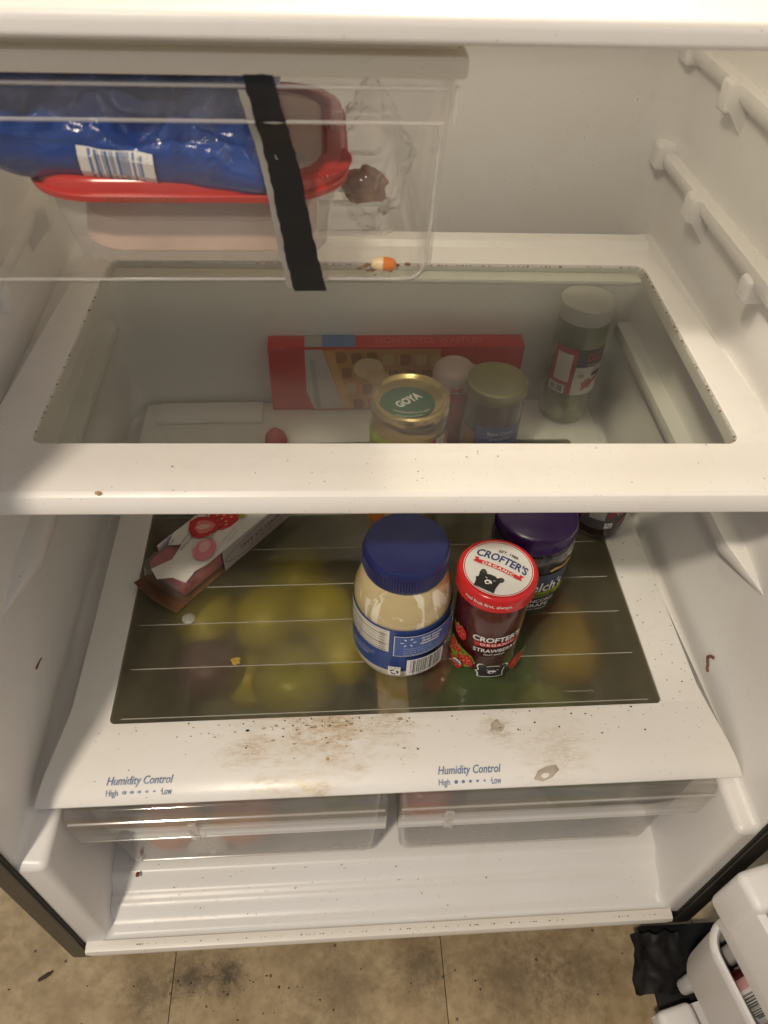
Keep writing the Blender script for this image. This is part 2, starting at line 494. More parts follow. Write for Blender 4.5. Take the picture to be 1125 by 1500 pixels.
# ================================================================== THE SETTING
# vinyl floor: square tiles, joints recessed
FZ = -.665
def floor_material():
    t = NT('worn_vinyl')
    a = t.noise(14, 8, .65, dist=.5); b = t.noise(60, 6, .6)
    col = t.mix(t.ramp(a, .3, .7), (.29, .205, .108), (.52, .405, .235))
    col = t.mix(t.math('MULTIPLY', t.ramp(b, .42, .66), .6), col, (.25, .17, .085))
    d = t.n('ShaderNodeTexCoord')
    sm = t.ramp(t.noise(9, 7, .7, dist=.9), .58, .74)
    col = t.mix(t.math('MULTIPLY', sm, .6), col, (.095, .065, .035))
    pos = t.n('ShaderNodeNewGeometry').outputs['Position']
    fine = t.noise(90, 9, .8, vec=pos, dist=.2)
    for (cx, cy_, rad, amt) in ((-.240, -.226, .042, .8), (-.195, -.226, .040, .9), (-.29, -.24, .05, .6), (.05, -.23, .06, .6), (.16, -.245, .09, .5), (.24, -.25, .08, .5), (-.06, -.25, .10, .35)):
        dd = t.n('ShaderNodeVectorMath', operation='DISTANCE'); t.l(pos, dd.inputs[0]); dd.inputs[1].default_value = (cx, cy_, FZ)
        fall = t.math('SUBTRACT', 1.0, t.math('DIVIDE', dd.outputs['Value'], rad))
        k_ = t.ramp(t.math('ADD', t.math('MULTIPLY', fall, .5), t.math('SUBTRACT', fine, .55)), .08, .42)
        col = t.mix(t.math('MULTIPLY', k_, amt), col, (.055, .036, .018))
    v = t.n('ShaderNodeTexVoronoi'); v.inputs['Scale'].default_value = 70; t.l(t.coord(), v.inputs['Vector'])
    sep = t.n('ShaderNodeSeparateColor'); t.l(v.outputs['Color'], sep.inputs[0])
    sp = t.math('MULTIPLY', t.math('LESS_THAN', v.outputs['Distance'], .13), t.math('GREATER_THAN', sep.outputs[1], .82))
    col = t.mix(t.math('MULTIPLY', sp, .8), col, (.05, .035, .02))
    bs = t.bsdf(col, t.math('ADD', .42, t.math('MULTIPLY', a, .2)))
    t.bump(bs, b, .25, .0006)
    return t.done(bs)
MAT['floor'] = floor_material()
fl = obj('floor', nbox(-3.2, 3.2, -3.2, 3.2, FZ - .05, FZ - .002), MAT['groove'], smooth=0); fl['kind'] = 'structure'
TS = .334
tile_me = None
for ix in range(-4, 5):
    for iy in range(-4, 4):
        x0 = -.2595 + ix * TS; y0 = -.37 + iy * TS
        if tile_me is None:
            o = obj('floor_tile', nbox(.0004, TS - .0004, .0004, TS - .0004, -.002, 0, .0004, 1), MAT['floor'], fl, smooth=0)
            tile_me = o.data
        else:
            o = bpy.data.objects.new('floor_tile', tile_me); C.objects.link(o); o.parent = fl
        o.location = (x0, y0, FZ)

# ================================================================== REFRIGERATOR
XL, XR, YB, YF = -.345, .354, .445, -.208
fridge = thing('refrigerator', 'open white fridge interior in a dark cabinet standing on the vinyl floor', 'refrigerator', (0, .1, FZ))
TOP = .56
lin = obj('liner', nbox(-.362, .372, YF, .475, -.574, TOP + .02), MAT['liner'], None)
upper = prism(rrect(XL, XR, -.6, YB, .035, 6), -.3165, TOP)
fprof = [(-.4, -.5545), (-.12, -.5545), (.43, -.5545), (.43, -.29), (-.4, -.29)]
lower = extrude_x(fprof, lambda y: (-.317, .333))
# each cavity flares outward at the mouth
cut(lin, [upper, lower], bev=.0128, seg=5, ang=28)
# raised stepped floor over the compressor
def steps(pts, n=6):
    out = []
    for (y0, z0), (y1, z1) in zip(pts, pts[1:]):
        for k in range(n): 
            t_ = k / n; e = t_ * t_ * (3 - 2 * t_); out.append((y0 + (y1 - y0) * t_, z0 + (z1 - z0) * e))
    return out + [pts[-1]]
top_ = steps([(-.192, -.5538), (-.172, -.5430), (-.163, -.5410), (-.143, -.5245), (-.08, -.5175), (.10, -.510), (.425, -.507)])
fb = extrude_x([(-.192, -.5544)] + top_ + [(.425, -.5544)], lambda y: (-.3168, .3328))
lfl = obj('liner_floor', fb, MAT['liner'], None, smooth=50)
lfl.data.transform(Matrix.Translation(-Vector((0, .1, FZ)))); lfl.parent = fridge
lin.parent = fridge; lin.data.transform(Matrix.Translation(-Vector((0, .1, FZ))))
# shelf rails moulded on the side walls
def rail(side, z, y0, y1, style):
    bm = bmesh.new(); x = XR if side > 0 else XL; s = -side
    n = 14
    prof = [(0, .0125), (.0110, .0130), (.0140, .0110), (.0146, .006), (.0142, -.005), (.0105, -.0105), (0, -.0130)]
    rows = []
    for k in range(n + 1):
        t = k / n; y = y1 + (y0 - y1) * t
        w = 1.0
        if style == 'tab':
            w = .72 if t < .34 else .80 + .35 * max(0, t - .34)
        taper = min(1, (1 - t) * 7 + .03)
        rows.append([(x + s * (a * w * taper * 1.45 - .002), y, z + b * w * taper) for a, b in prof])
    vr = [[bm.verts.new(p) for p in r] for r in rows]
    for a, b in zip(vr, vr[1:]):
        for k in range(len(a) - 1): bm.faces.new((a[k], a[k + 1], b[k + 1], b[k]))
    bm.faces.new(vr[0]); bm.faces.new(vr[-1][::-1])
    if style == 'tab':
        L = y1 - y0
        for (t, dz, rx, ry, rz) in ((.03, .004, .017, .016, .018), (.26, -.006, .015, .016, .018), (.58, -.010, .017, .013, .015)):
            box(bm, *(sorted((x - s * .003, x + s * (.006 + rx * .9)))), y1 - L * t - ry * .8, y1 - L * t + ry * .8, z + dz - rz * .85, z + dz + rz * .8, .0055, 4)
        # wedge in front of the notch
        yy = y1 - L * .30
        q = [bm.verts.new(p) for p in ((x + s * .024, yy, z + .008), (x + s * .024, yy - .004, z - .008), (x, yy - .002, z - .036), (x, yy + .028, z - .02), (x, yy + .03, z + .008))]
        bm.faces.new(q); 
        w2 = [bm.verts.new((x - s * .002, v.co.y, v.co.z)) for v in q]
        for k in range(5): bm.faces.new((q[k], q[(k + 1) % 5], w2[(k + 1) % 5], w2[k]))
    return obj('shelf_rail', bm, MAT['liner'], fridge, local=False, smooth=50)
rail(1, .066, -.06, .443, 'tab'); rail(1, .176, -.06, .443, 'tab')
rail(1, -.150, -.055, .40, 'plain'); rail(1, -.036, -.05, .42, 'plain')
for z in (.066, .176, -.150, -.036): rail(-1, z, -.055, .41, 'tab' if z > 0 else 'plain')

# cabinet shell (sides, bottom rail, freezer block above) with its dark front frame
bm = bmesh.new()
box(bm, -.372, -.3625, -.2085, .50, -.617, TOP + .45, .003)
box(bm, .3725, .384, -.2085, .50, -.617, TOP + .45, .003)
box(bm, -.3622, .3722, -.2065, .50, -.617, -.5745, .003)
box(bm, -.3622, .3722, .4755, .50, -.574, TOP + .45)
box(bm, -.3622, .3722, -.2085, .475, TOP + .021, TOP + .45)
obj('cabinet', bm, MAT['cabinet'], fridge, local=False)
bm = bmesh.new()
bm.free()
for xa in (-.3615, .3555): obj('front_frame', nbox(xa, xa + .016, -.2125, -.2078, -.600, TOP, .0015), MAT['cabinet'], fridge, local=False)
for xa in (-.3455, .3525): obj('seam', nbox(xa, xa + .003, -.2105, -.2079, -.57, TOP), MAT['groove'], fridge, local=False)
# white sill trim along the bottom of the opening, cut at an angle at both ends
bm = bmesh.new()
pf = [(-.2075, -.5555), (-.213, -.5550), (-.2185, -.5565), (-.2200, -.561), (-.2195, -.5685), (-.2150, -.5725), (-.2075, -.5730)]
ends = (-.340, .3405)
va = [bm.verts.new((ends[0] + (0 if z > -.565 else .006), y, z)) for y, z in pf]; vb = [bm.verts.new((ends[1] - (0 if z > -.565 else .006), y, z)) for y, z in pf]
for i in range(len(pf)): bm.faces.new((va[i], va[(i + 1) % len(pf)], vb[(i + 1) % len(pf)], vb[i]))
bm.faces.new(va[::-1]); bm.faces.new(vb)
obj('sill_trim', bm, MAT['trim'], fridge, local=False)
bm = lathe([(0, -.001), (.006, -.001), (.006, .001), (0, .001)], 16); bm.transform(mat4((-.318, -.2085, -.600), 0, PI / 2)); bmesh.ops.scale(bm, vec=(1.5, 1, .8), verts=bm.verts, space=Matrix.Translation((.318, .2085, .600)))
obj('bolt', bm, MAT['groove'], fridge, local=False)
for sx in (-.33, .34):
    obj('levelling_foot', lathe([(0, FZ), (.02, FZ), (.02, FZ + .012), (.008, FZ + .014), (.008, -.6175), (0, -.6175)], 20, loc=(sx, -.10, 0)), MAT['gasket'], fridge, local=False)
    obj('levelling_foot', lathe([(0, FZ), (.02, FZ), (.02, FZ + .012), (.008, FZ + .014), (.008, -.6175), (0, -.6175)], 20, loc=(sx, .44, 0)), MAT['gasket'], fridge, local=False)
# freezer door above
obj('freezer_door', nbox(-.372, .384, -.275, -.2125, TOP + .03, TOP + .45, .012), MAT['cabinet'], fridge, local=False)

# ---- door, swung wide open on the right hinge
DA = R(12)
dm = mat4((.432, -.216, 0), DA)
def dobj(name, bm, m, parent, **k):
    bm.transform(dm); return obj(name, bm, m, parent, local=False, **k)
# door frame of reference: +x outward (away from interior), -y along the door
door = dobj('door', nbox(-.045, .03, -.74, 0, -.615, TOP, .008), MAT['cabinet'], fridge)
bm = bmesh.new()
for k in range(3): box(bm, -.054 - .003 * (k == 1), -.0452, -.034 + .0105 * k, -.034 + .0105 * k + .0095, -.608, TOP - .01, .003)
dobj('gasket', bm, MAT['gasket'], door)
bm = nbox(-.0580, -.0455, -.70, -.036, -.606, TOP - .03, .004, 2)
dobj('inner_panel', bm, MAT['door'], door)
for ya, yb in ((-.0535, -.0365), (-.70, -.683)):
    dobj('panel_rib', nbox(-.104, -.0585, ya, yb, -.604, TOP - .045, .006, 3), MAT['door'], door)
def union(name, boxes, m, bev):
    o = obj(name, nbox(*boxes[0], bev=.0075, seg=4), m, None, smooth=0); tmp = []
    for b_ in boxes[1:]: tmp.append(obj('cutter', nbox(*b_), [], None, smooth=0))
    modmesh(o, *([('BOOLEAN', dict(operation='UNION', object=c, solver='EXACT')) for c in tmp] + [('BEVEL', dict(width=bev, segments=3, limit_method='ANGLE', angle_limit=R(30)))]))
    for c in tmp:
        me = c.data; bpy.data.objects.remove(c); bpy.data.meshes.remove(me)
    setsmooth(o); o.data.transform(door.matrix_world.inverted() if False else dm); o.data.transform(Matrix.Translation(-Vector((0, .1, FZ)))); o.parent = door
    return o
union('door_bin', [(-.150, -.1048, -.046, -.012, -.334, -.260), (-.1465, -.1385, -.66, -.030, -.346, -.272), (-.1460, -.062, -.655, -.0545, -.3455, -.338), (-.150, -.1048, -.69, -.655, -.334, -.260)], MAT['door'], .0034)
def rrl(d, z, r): return [(x, y, z) for x, y in rrect(-.128 + d, -.060, -.66 + d, -.019 - d, r, 7)]
b = loops([rrl(.016, -.528, .03), rrl(.008, -.525, .03), rrl(.004, -.515, .03), rrl(.0, -.428, .03), rrl(-.002, -.420, .031), rrl(.0, -.4155, .03), rrl(.003, -.4145, .027), rrl(.006, -.418, .025), rrl(.007, -.430, .025), rrl(.011, -.515, .022), rrl(.02, -.520, .02)], True, True)
dobj('door_bin', b, MAT['door'], door, smooth=45)
union('bottom_bin', [(-.148, -.1048, -.66, -.060, -.608, -.578), (-.147, -.062, -.655, -.0620, -.6070, -.598)], MAT['door'], .0055)
# lower hinge with its dust-covered bent bracket at the corner of the cabinet
bm = bmesh.new()
box(bm, .318, .440, -.300, -.2095, -.6245, -.6175, .002); 
tube([(.392, -.238, -.6245), (.392, -.238, -.60)], .010, 12, bm)
obj('hinge', bm, MAT['gasket'], fridge, local=False)
bm = bmesh.new(); bmesh.ops.create_grid(bm, x_segments=22, y_segments=22, size=.5)
for v in bm.verts:
    x, y = v.co.x + .5, v.co.y + .5
    n = .55 * noise.fractal(Vector((x * 2.2, y * 2.2, 2)), 1, 2, 3)
    v.co = Vector((.300 + .060 * x + .006 * n - .012 * (1 - y) * (1 - x), -.222 - .062 * (1 - y) + .004 * noise.noise(Vector((x * 5, y * 4, 7))), -.600 - .022 * x * (1 - y) + .012 * n))
obj('hinge_cover', bm, plain('dusty_black_plastic', (.018, .017, .017), .5, 0, .45, .4, 30, .3), fridge, local=False, smooth=60)

# ================================================================== MIDDLE GLASS SHELF
def shelf_frame(prof, xf, hole, bev=.002):
    b = extrude_x(prof, xf)
    o = obj('frame', b, MAT['shelf'], None)
    cut(o, [prism(rrect(*hole), -.2, .2)], bev=bev, seg=3, ang=25)
    return o
YAW = R(-1.39)
mid = thing('glass_shelf', 'wide white framed glass shelf across the middle of the fridge', 'shelf', (0, 0, 0), YAW)
mprof = [(-.052, -.0165), (-.0600, -.0150), (-.0635, -.0110), (-.0630, -.0030), (-.0600, .0035), (-.0560, .0060), (-.0330, .0062), (-.0290, .0052), (0, .0042), (.333, .0042), (.338, .0105), (.3565, .0105), (.3585, .008), (.3585, -.0125), (-.008, -.0125), (-.030, -.0165)]
def mid_x(y):
    t = (y - .05) / .31
    f = max(0, min(1, (-.045 - y) / .02))
    return (-.3290 + .0155 * max(0, t) + .003 * f, .3315 - .0275 * max(0, t) - .000 * f)
fr = shelf_frame(mprof, mid_x, (-.29, .29, 0, .2968, .012)); fr.parent = mid
def pane(parent, x0, x1, y0, y1, z0, z1, r, m):
    return obj('glass_pane', prism(rrect(x0 + .0008, x1 - .0008, y0 + .0008, y1 - .0008, r), z0, z1), m, parent, smooth=30)
pane(mid, -.29, .29, 0, .2968, -.0030, .0012, .012, MAT['pane'])
obj('rear_support', nbox(-.286, .286, .2765, .2960, -.0105, -.0035, .003), MAT['shelf'], mid)
# dirty bead along the glass edge
bm = bmesh.new(); rr = random.Random(3)
edge = rrect(-.2896, .2896, .0004, .2964, .012, 6)
for i in range(len(edge)):
    a, b = Vector(edge[i]), Vector(edge[(i + 1) % len(edge)])
    L = (b - a).length; k = max(1, int(L / .004))
    for j in range(k):
        if rr.random() < .55:
            p = a.lerp(b, (j + rr.random()) / k); s = rr.uniform(.0003, .0011)
            blob((p.x, p.y, .0018), (s * rr.uniform(1, 2), s, s * .6), j, .3, 20, 1, bm)
o = obj('edge_grime', bm, MAT['brown'] if 'brown' in MAT else INK['brown'], mid); o['kind'] = 'stuff'

# ================================================================== TOP SHELF (only its front edge is in view)
tops = thing('glass_shelf', 'topmost shelf, its brightly lit white front edge above the clear drawer', 'shelf', (0, 0, .322))
tprof = [(-.052, .3052), (-.0660, .3054), (-.0695, .3075), (-.0700, .3150), (-.0680, .3180), (-.055, .3205), (-.040, .3215), (.333, .3215), (.338, .3265), (.358, .3265), (.358, .3055), (-.03, .3055)]
b = extrude_x(tprof, lambda y: (-.336, .344))
o = obj('frame', b, MAT['shelf'], None); cut(o, [prism(rrect(-.29, .29, 0, .2968, .012), .2, .4)], bev=.002)
o.data.transform(Matrix.Translation((0, 0, -.322))); o.parent = tops
pane(tops, -.29, .29, 0, .2968, -.008, -.004, .012, MAT['pane'])
obj('drawer_rail', nbox(-.334, .0225, -.0520, .20, .2868, .2976, .0022), MAT['aged'], tops, local=False)
obj('drawer_rail_web', nbox(-.334, .0170, -.0430, .19, .2976, .3052), MAT['aged'], tops, local=False)

# ================================================================== CLEAR DRAWER UNDER THE TOP SHELF
def tray(x0, x1, y0, y1, z0, z1, r=.014, taper=.004, lip=.008, lipz=.018, fillet=.012, fl_out=.0):
    rows = []
    def ring(d, z, rad): return [(x, y, z) for x, y in rrect(x0 + d, x1 - d, y0 + d, y1 - d, max(.002, rad), 6)]
    for k in range(5):
        a = R(90 * k / 4); d = taper + fillet * (1 - math.sin(a)); rows.append(ring(d, z0 + fillet * (1 - math.cos(a)), r))
    rows.append(ring(taper * .3, z1 - lipz - .004, r)); rows.append(ring(0, z1 - .002, r))
    if lip:
        rows.append(ring(-.002, z1, r + .002)); rows.append(ring(-lip + .001, z1, r + lip)); rows.append(ring(-lip, z1 - .0015, r + lip)); rows.append(ring(-lip - fl_out, z1 - lipz, r + lip))
    return loops(rows, True, False)
DZ0, DZ1 = .1690, .2855
drw = thing('deli_drawer', 'clear plastic drawer hung under the top shelf with black tape down its front', 'drawer', (-.145, .09, DZ0))
o = obj('drawer_body', tray(-.312, .0165, -.0455, .25, DZ0, DZ1, .014, .004, .004, .019, .012), MAT['drawer'], drw, local=False, smooth=40)
modmesh(o, ('SOLIDIFY', dict(thickness=.0022, offset=-1))); setsmooth(o, 40)
# added whitish tubes draw the bright highlight lines along the rim
def ribs(y, zz, x0, x1):
    b = bmesh.new()
    for z in zz: tube([(x0, y, z), (x1, y, z)], .0011, 8, b)
    return b
for zz in (DZ1 - .0195, DZ1 - .003): obj('highlight_rib', ribs(-.0500, (zz,), -.30, .012), MAT['edge'], drw, local=False)
for k in range(4):
    bm = bmesh.new()
    y = .02 + .045 * k; tube([(-.055, y, DZ0 + .004), (-.012, y, DZ0 + .004), (-.006, y + .006, DZ0 + .004)], .0022, 8, bm)
    obj('floor_rib', bm, MAT['edge'], drw, local=False)
obj('edge_highlight', tube([(.0178, -.0485, DZ1 - .002), (.0176, -.0490, DZ1 - .019)], .0013, 8), MAT['edge'], drw, local=False)
obj('edge_highlight', tube([(-.300, -.0383, DZ0 + .0032), (-.004, -.0383, DZ0 + .0032), (.002, -.0376, DZ0 + .0036), (.0062, -.0372, DZ0 + .0060), (.0086, -.0384, DZ0 + .0105), (.0098, -.0396, DZ0 + .018), (.0110, -.0412, DZ0 + .045), (.0122, -.0422, DZ1 - .021)], .0011, 8), MAT['edge'], drw, local=False)  # whitish tube painted as the highlight on bottom edge and corner
# torn grey-backed black tape
def strip(cols, y, thick, name, m, jag, seed, w):
    rr = random.Random(seed); bm = bmesh.new(); rows = []
    n = 40
    for k in range(n + 1):
        t = k / n
        # centre line from the lip down the leaning front face
        cx0, z0, cx1, z1 = cols
        z = z0 + (z1 - z0) * t; cx = cx0 + (cx1 - cx0) * t + .0012 * math.sin(t * 5)
        yy = y - .0045 * (1 if z > DZ1 - .019 else max(0, 1 - (DZ1 - .019 - z) / .012)) + .0028 * max(0, (DZ1 - .03 - z)) / .1
        ww = w * (.86 + .3 * t)
        jl, jr = rr.uniform(-jag, jag), rr.uniform(-jag, jag)
        rows.append([(cx - ww / 2 + jl, yy, z), (cx - ww / 6, yy - .0004 * math.sin(t * 31), z), (cx + ww / 6, yy - .0003 * math.sin(t * 23 + 1), z), (cx + ww / 2 + jr, yy, z)])
    vr = [[bm.verts.new(p) for p in r] for r in rows]
    for a, b in zip(vr, vr[1:]):
        for k in range(3): bm.faces.new((a[k], a[k + 1], b[k + 1], b[k]))
    r = bmesh.ops.extrude_face_region(bm, geom=bm.faces[:])
    for v in [g for g in r['geom'] if isinstance(g, bmesh.types.BMVert)]: v.co.y -= thick
    return obj(name, bm, m, drw, local=False, smooth=50)
MAT['tape'] = plain('black_cloth_tape', (.010, .010, .011), .42, 0, .3, .5, 160)
strip((-.0815, .2893, -.0590, .1676), -.0464, .0006, 'tape_strip', MAT['tape'], .00045, 5, .0168)
strip((-.0842, .2810, -.0632, .1690), -.0461, .0003, 'tape_backing', plain('grey_foam', (.26, .245, .22), .8), .0002, 8, .0160)

# contents of the drawer
tub = thing('food_tub', 'clear food tub with a glossy red lid in the top drawer', 'tub', (-.128, .045, .1725))
def rr_rows(lst, c): return [[(c[0] + x, c[1] + y, z) for x, y in rrect(-hx, hx, -hy, hy, r, 8)] for hx, hy, r, z in lst]
MAT['redlid'] = plain('red_lid_plastic', (.52, .032, .030), .22, 0, .1)
o = obj('tub_body', loops(rr_rows([(.072, .066, .03, .174), (.079, .072, .034, .178), (.087, .080, .038, .226)], (-.128, .045)), True, False), clear('tub_plastic', (.88, .87, .86), .32, (.70, .66, .62), .2), tub, local=False)
o = obj('sliced_meat', loops(rr_rows([(.066, .060, .03, .178), (.072, .066, .032, .182), (.070, .062, .034, .198), (.05, .045, .03, .206)], (-.128, .045)), True, True), MAT['bread'], tub, local=False)
o = obj('tub_lid', loops(rr_rows([(.0900, .0830, .042, .2195), (.0925, .0855, .043, .2200), (.0930, .086, .043, .2232), (.0925, .0855, .043, .2240), (.0905, .0835, .042, .2243), (.0905, .0835, .042, .2285), (.0890, .082, .042, .2312), (.0875, .0805, .041, .2320), (.0800, .073, .036, .2315), (.0785, .0715, .035, .2285)], (-.128, .045)), True, True), MAT['redlid'], tub, local=False, smooth=40)
bm = bmesh.new()
for k in range(16):
    a = R(-64 + 6.2 * k) 
    px, py = -.128 + .0645 + .0265 * math.cos(a) - .0, .045 - .0515 - .0265 * 0 + .0265 * math.sin(a)
    b2 = nbox(-.0035, .0035, -.0007, .0007, 0, .0012, .0003, 1); b2.transform(mat4((px - .0 + .0105 * math.cos(a) * 0, py, .2306), a)); me = bpy.data.meshes.new('t'); b2.to_mesh(me); b2.free(); bm.from_mesh(me)
obj('lid_ridges', bm, MAT['redlid'], tub, local=False)
P = Print(on_plane((-.128, .045, .2286), (1, 0, 0), (0, 1, 0)), .02)
P.poly(plain('clear_lid_window_over_meat', (.86, .62, .54), .3, 0, .25, 0, 60, vscale=14), rrect(-.0765, .0765, -.0700, .0700, .034, 8))
P.ell(flat('frosted_patch', (.62, .58, .55), .4), .048, -.052, .022, .012, .5)
o = P.build('lid_window', tub); o.matrix_parent_inverse = tub.matrix_basis.inverted()
P = Print(on_plane((-.150, -.0412, .2222), (1, 0, 0), (0, 0, 1)), .02)
P.text(flat('ink_lid_text', (.33, .10, .06), .5), 'KEEP REFRIGERATED', 0, 0, .042, .0022)
o = P.build('lid_lettering', tub); o.matrix_parent_inverse = tub.matrix_basis.inverted()

def pillow(hx, hy, hz, seed, amp, nx=64, ny=40, n2=.35):
    bm = bmesh.new()
    top = []; bot = []
    for j in range(ny + 1):
        rt_, rb = [], []
        for i in range(nx + 1):
            u, v = i / nx * 2 - 1, j / ny * 2 - 1
            e = (max(0, 1 - abs(u) ** 5) ** .5) * (max(0, 1 - abs(v) ** 4) ** .5); e *= 1 - .22 * amp * (1 - min(1, abs(noise.noise(Vector((u * 2.6 + v * 1.7, v * 3.1 - u, seed + 20)))) * 5)) - .12 * amp * (1 - min(1, abs(noise.noise(Vector((u * 6 - v * 3, v * 5, seed + 40)))) * 5))
            w = noise.fractal(Vector((u * 2.2, v * 2.2, seed)), 1, 2, 4); w2 = abs(noise.noise(Vector((u * 3 + v, v * 5 - u, seed + 9))))
            x = u * hx * (1 + .02 * noise.noise(Vector((v * 4, seed, 0)))); y = v * hy * (1 + .03 * noise.noise(Vector((u * 4, seed, 3))))
            rt_.append(bm.verts.new((x, y, hz * e * (1 + amp * w - amp * .8 * w2) + .0008)))
            edge_ = i in (0, nx) or j in (0, ny)
            rb.append(rt_[-1] if edge_ else bm.verts.new((x, y, -hz * e * (1 + amp * w * .6))))
        top.append(rt_); bot.append(rb)
    for g, flip in ((top, False), (bot, True)):
        for j in range(ny):
            for i in range(nx):
                q = [g[j][i], g[j][i + 1], g[j + 1][i + 1], g[j + 1][i]]
                bm.faces.new(q[::-1] if flip else q)
    return bm
def wrapper(name, col, rough=.16, bs=26, strength=.7):
    t = NT(name); b = t.bsdf(t.mix(t.noise(20, 4), tuple(c * .75 for c in col), col), rough, 0, .6, .4)
    t.bump(b, t.noise(bs, 5, .6, dist=1.5), strength, .004); return t.done(b)
pk = thing('blue_packet', 'crinkled shiny blue packet with a striped barcode lying on the red lid', 'packet', (-.156, .002, .2580), R(-3), rx=R(32), ry=R(5))
o = obj('wrapper', pillow(.080, .047, .0290, 4, .45), wrapper('blue_film', (.012, .06, .30), .19, 18, 1.0), pk, smooth=60)
def on_pillow(z, y0): return lambda u, v, l: Vector((u, y0 + v, z + EPS * l))
# barcode patch hugging the front bulge of the packet
from mathutils.bvhtree import BVHTree
def drape(o, ox, oy, sx=1, sy=1, d=(0, -.55, -1), lift=.0004, back=.2):
    bvh = BVHTree.FromPolygons([v.co.copy() for v in o.data.vertices], [tuple(p.vertices) for p in o.data.polygons])
    dv = Vector(d).normalized(); ux = Vector((1, 0, 0)); uy = dv.cross(ux).normalized() * -1
    if uy.z < 0: uy = -uy
    def f(u, v, l):
        org = Vector((ox, oy, 0)) + ux * u * sx + uy * v * sy - dv * back
        hit = bvh.ray_cast(org, dv)
        p = hit[0] if hit[0] is not None else Vector((ox + u, oy, 0))
        return p - dv * (lift + EPS * l)
    return f
P = Print(drape(o, .000, -.039, d=(0, .80, -.60), lift=.0012), .003)
P.rect(INK['white'], -.0200, .0195, -.0115, .0105); 
P.barcode(flat('ink_stripe', (.12, .20, .42)), -.0145, .0140, -.0108, .0098, 11, 16)
P.build('barcode', pk)
bag = thing('plastic_bag', 'crumpled clear bag holding a brown piece beside the red tub', 'bag', (-.022, .045, .1730))
bm = blob((0, 0, .040), (.026, .040, .038), 5, .45, 14, 5)
obj('bag_film', bm, MAT['film'], bag, smooth=60)
obj('brown_food', blob((-.002, -.012, .026), (.014, .013, .010), 8, .35, 14, 4), plain('brown_food', (.40, .20, .12), .5, 0, .4, .6, 120), bag, smooth=60)
rp = obj('red_packet', pillow(.045, .03, .012, 9, .3, 24, 16), wrapper('red_film', (.45, .03, .04)), None, smooth=60)
rp.location = (-.085, .175, .262); rp.rotation_euler = (R(12), 0, R(5)); tag(rp, 'red packet behind the tub at the back of the top drawer', 'packet')
corn = thing('food_scrap', 'small orange and cream food scrap in the front corner of the drawer', 'food scrap', (-.0152, -.026, DZ0 + .0022), R(-8))
bm = lathe([(0, -.0075), (.0030, -.0065), (.0042, -.003), (.0045, .0005)], 16); bm.transform(mat4((0, 0, .0044), 0, 0, PI / 2))
obj('cream_end', bm, plain('cream_wax', (.82, .66, .40), .4), corn)
bm = lathe([(.0045, .0005), (.0042, .004), (.0034, .0070), (.0015, .0085), (0, .0088)], 16); bm.transform(mat4((0, 0, .0044), 0, 0, PI / 2))
obj('orange_end', bm, plain('orange_wax', (.75, .20, .02), .35), corn)
bm = bmesh.new(); rr = random.Random(12)
for k in range(26):
    s = rr.uniform(.0004, .0014); blob((-.016 + rr.gauss(0, .010), -.022 + rr.gauss(0, .004), DZ0 + .0026), (s * 2, s, s), k, .4, 20, 1, bm)
tag(obj('crumb_scatter', bm, plain('brown_crumb', (.20, .09, .03), .8)), 'brown crumbs on the floor of the clear top drawer', 'crumbs', kind='stuff')

# ================================================================== CRISPER COVER (lower shelf)
CZ = -.2935
cov = thing('crisper_cover', 'lower white framed glass cover marked Humidity Control, front edge stained brown', 'shelf', (0, 0, CZ))
cprof = [(-.148, -.0195), (-.1535, -.0195), (-.1560, -.0175), (-.1565, -.0148), (-.1540, -.0118), (-.1480, -.0080), (-.138, -.0042), (-.126, -.0016), (-.112, -.0003), (-.098, .0004), (-.080, .0008), (-.060, .0010), (.05, .0010), (.4325, .0010), (.4325, -.0070), (-.05, -.0070), (-.10, -.0080), (-.13, -.0100)]
def cov_x(y):
    t = max(0, (-.050 - y) / .1065); f = .0185 * t ** 1.35
    return (-.3185 - f, .3345 + f)
def ext(prof, xf):  # denser along y so that the flare is curved
    return extrude_x(prof, xf)
o = obj('frame', ext(cprof, cov_x), MAT['cover'], None)
cut(o, [prism(rrect(-.279, .2905, -.0802, .342, .006), -.1, .1)], bev=.0012, seg=2, ang=30); o.parent = cov
pane(cov, -.279, .2905, -.0802, .342, -.0030, .0004, .006, MAT['coverpane'])
for y in (.1463, .0902, .0390, -.0175, -.0752, .2030, .2600):
    obj('glass_rib', nbox(-.268, .277, y - .00045, y + .00045, .0004, .0008), flat('frosted_line', (.40, .38, .32), .5), cov, smooth=0)
# beam under the glass between the two drawers, with dried spill
t = NT('spilled_beam')
n = t.noise(55, 6, .6, dist=.8); n2 = t.noise(30, 5, .6)
MAT['beam'] = t.done(t.bsdf(t.mix(t.ramp(n2, .45, .58), t.mix(t.ramp(n, .44, .54), (.58, .42, .10), (.66, .50, .26)), (.86, .82, .72)), .45))
obj('centre_beam', nbox(-.0075, .0245, -.079, .341, -.0160, -.0040, .001), MAT['beam'], cov)
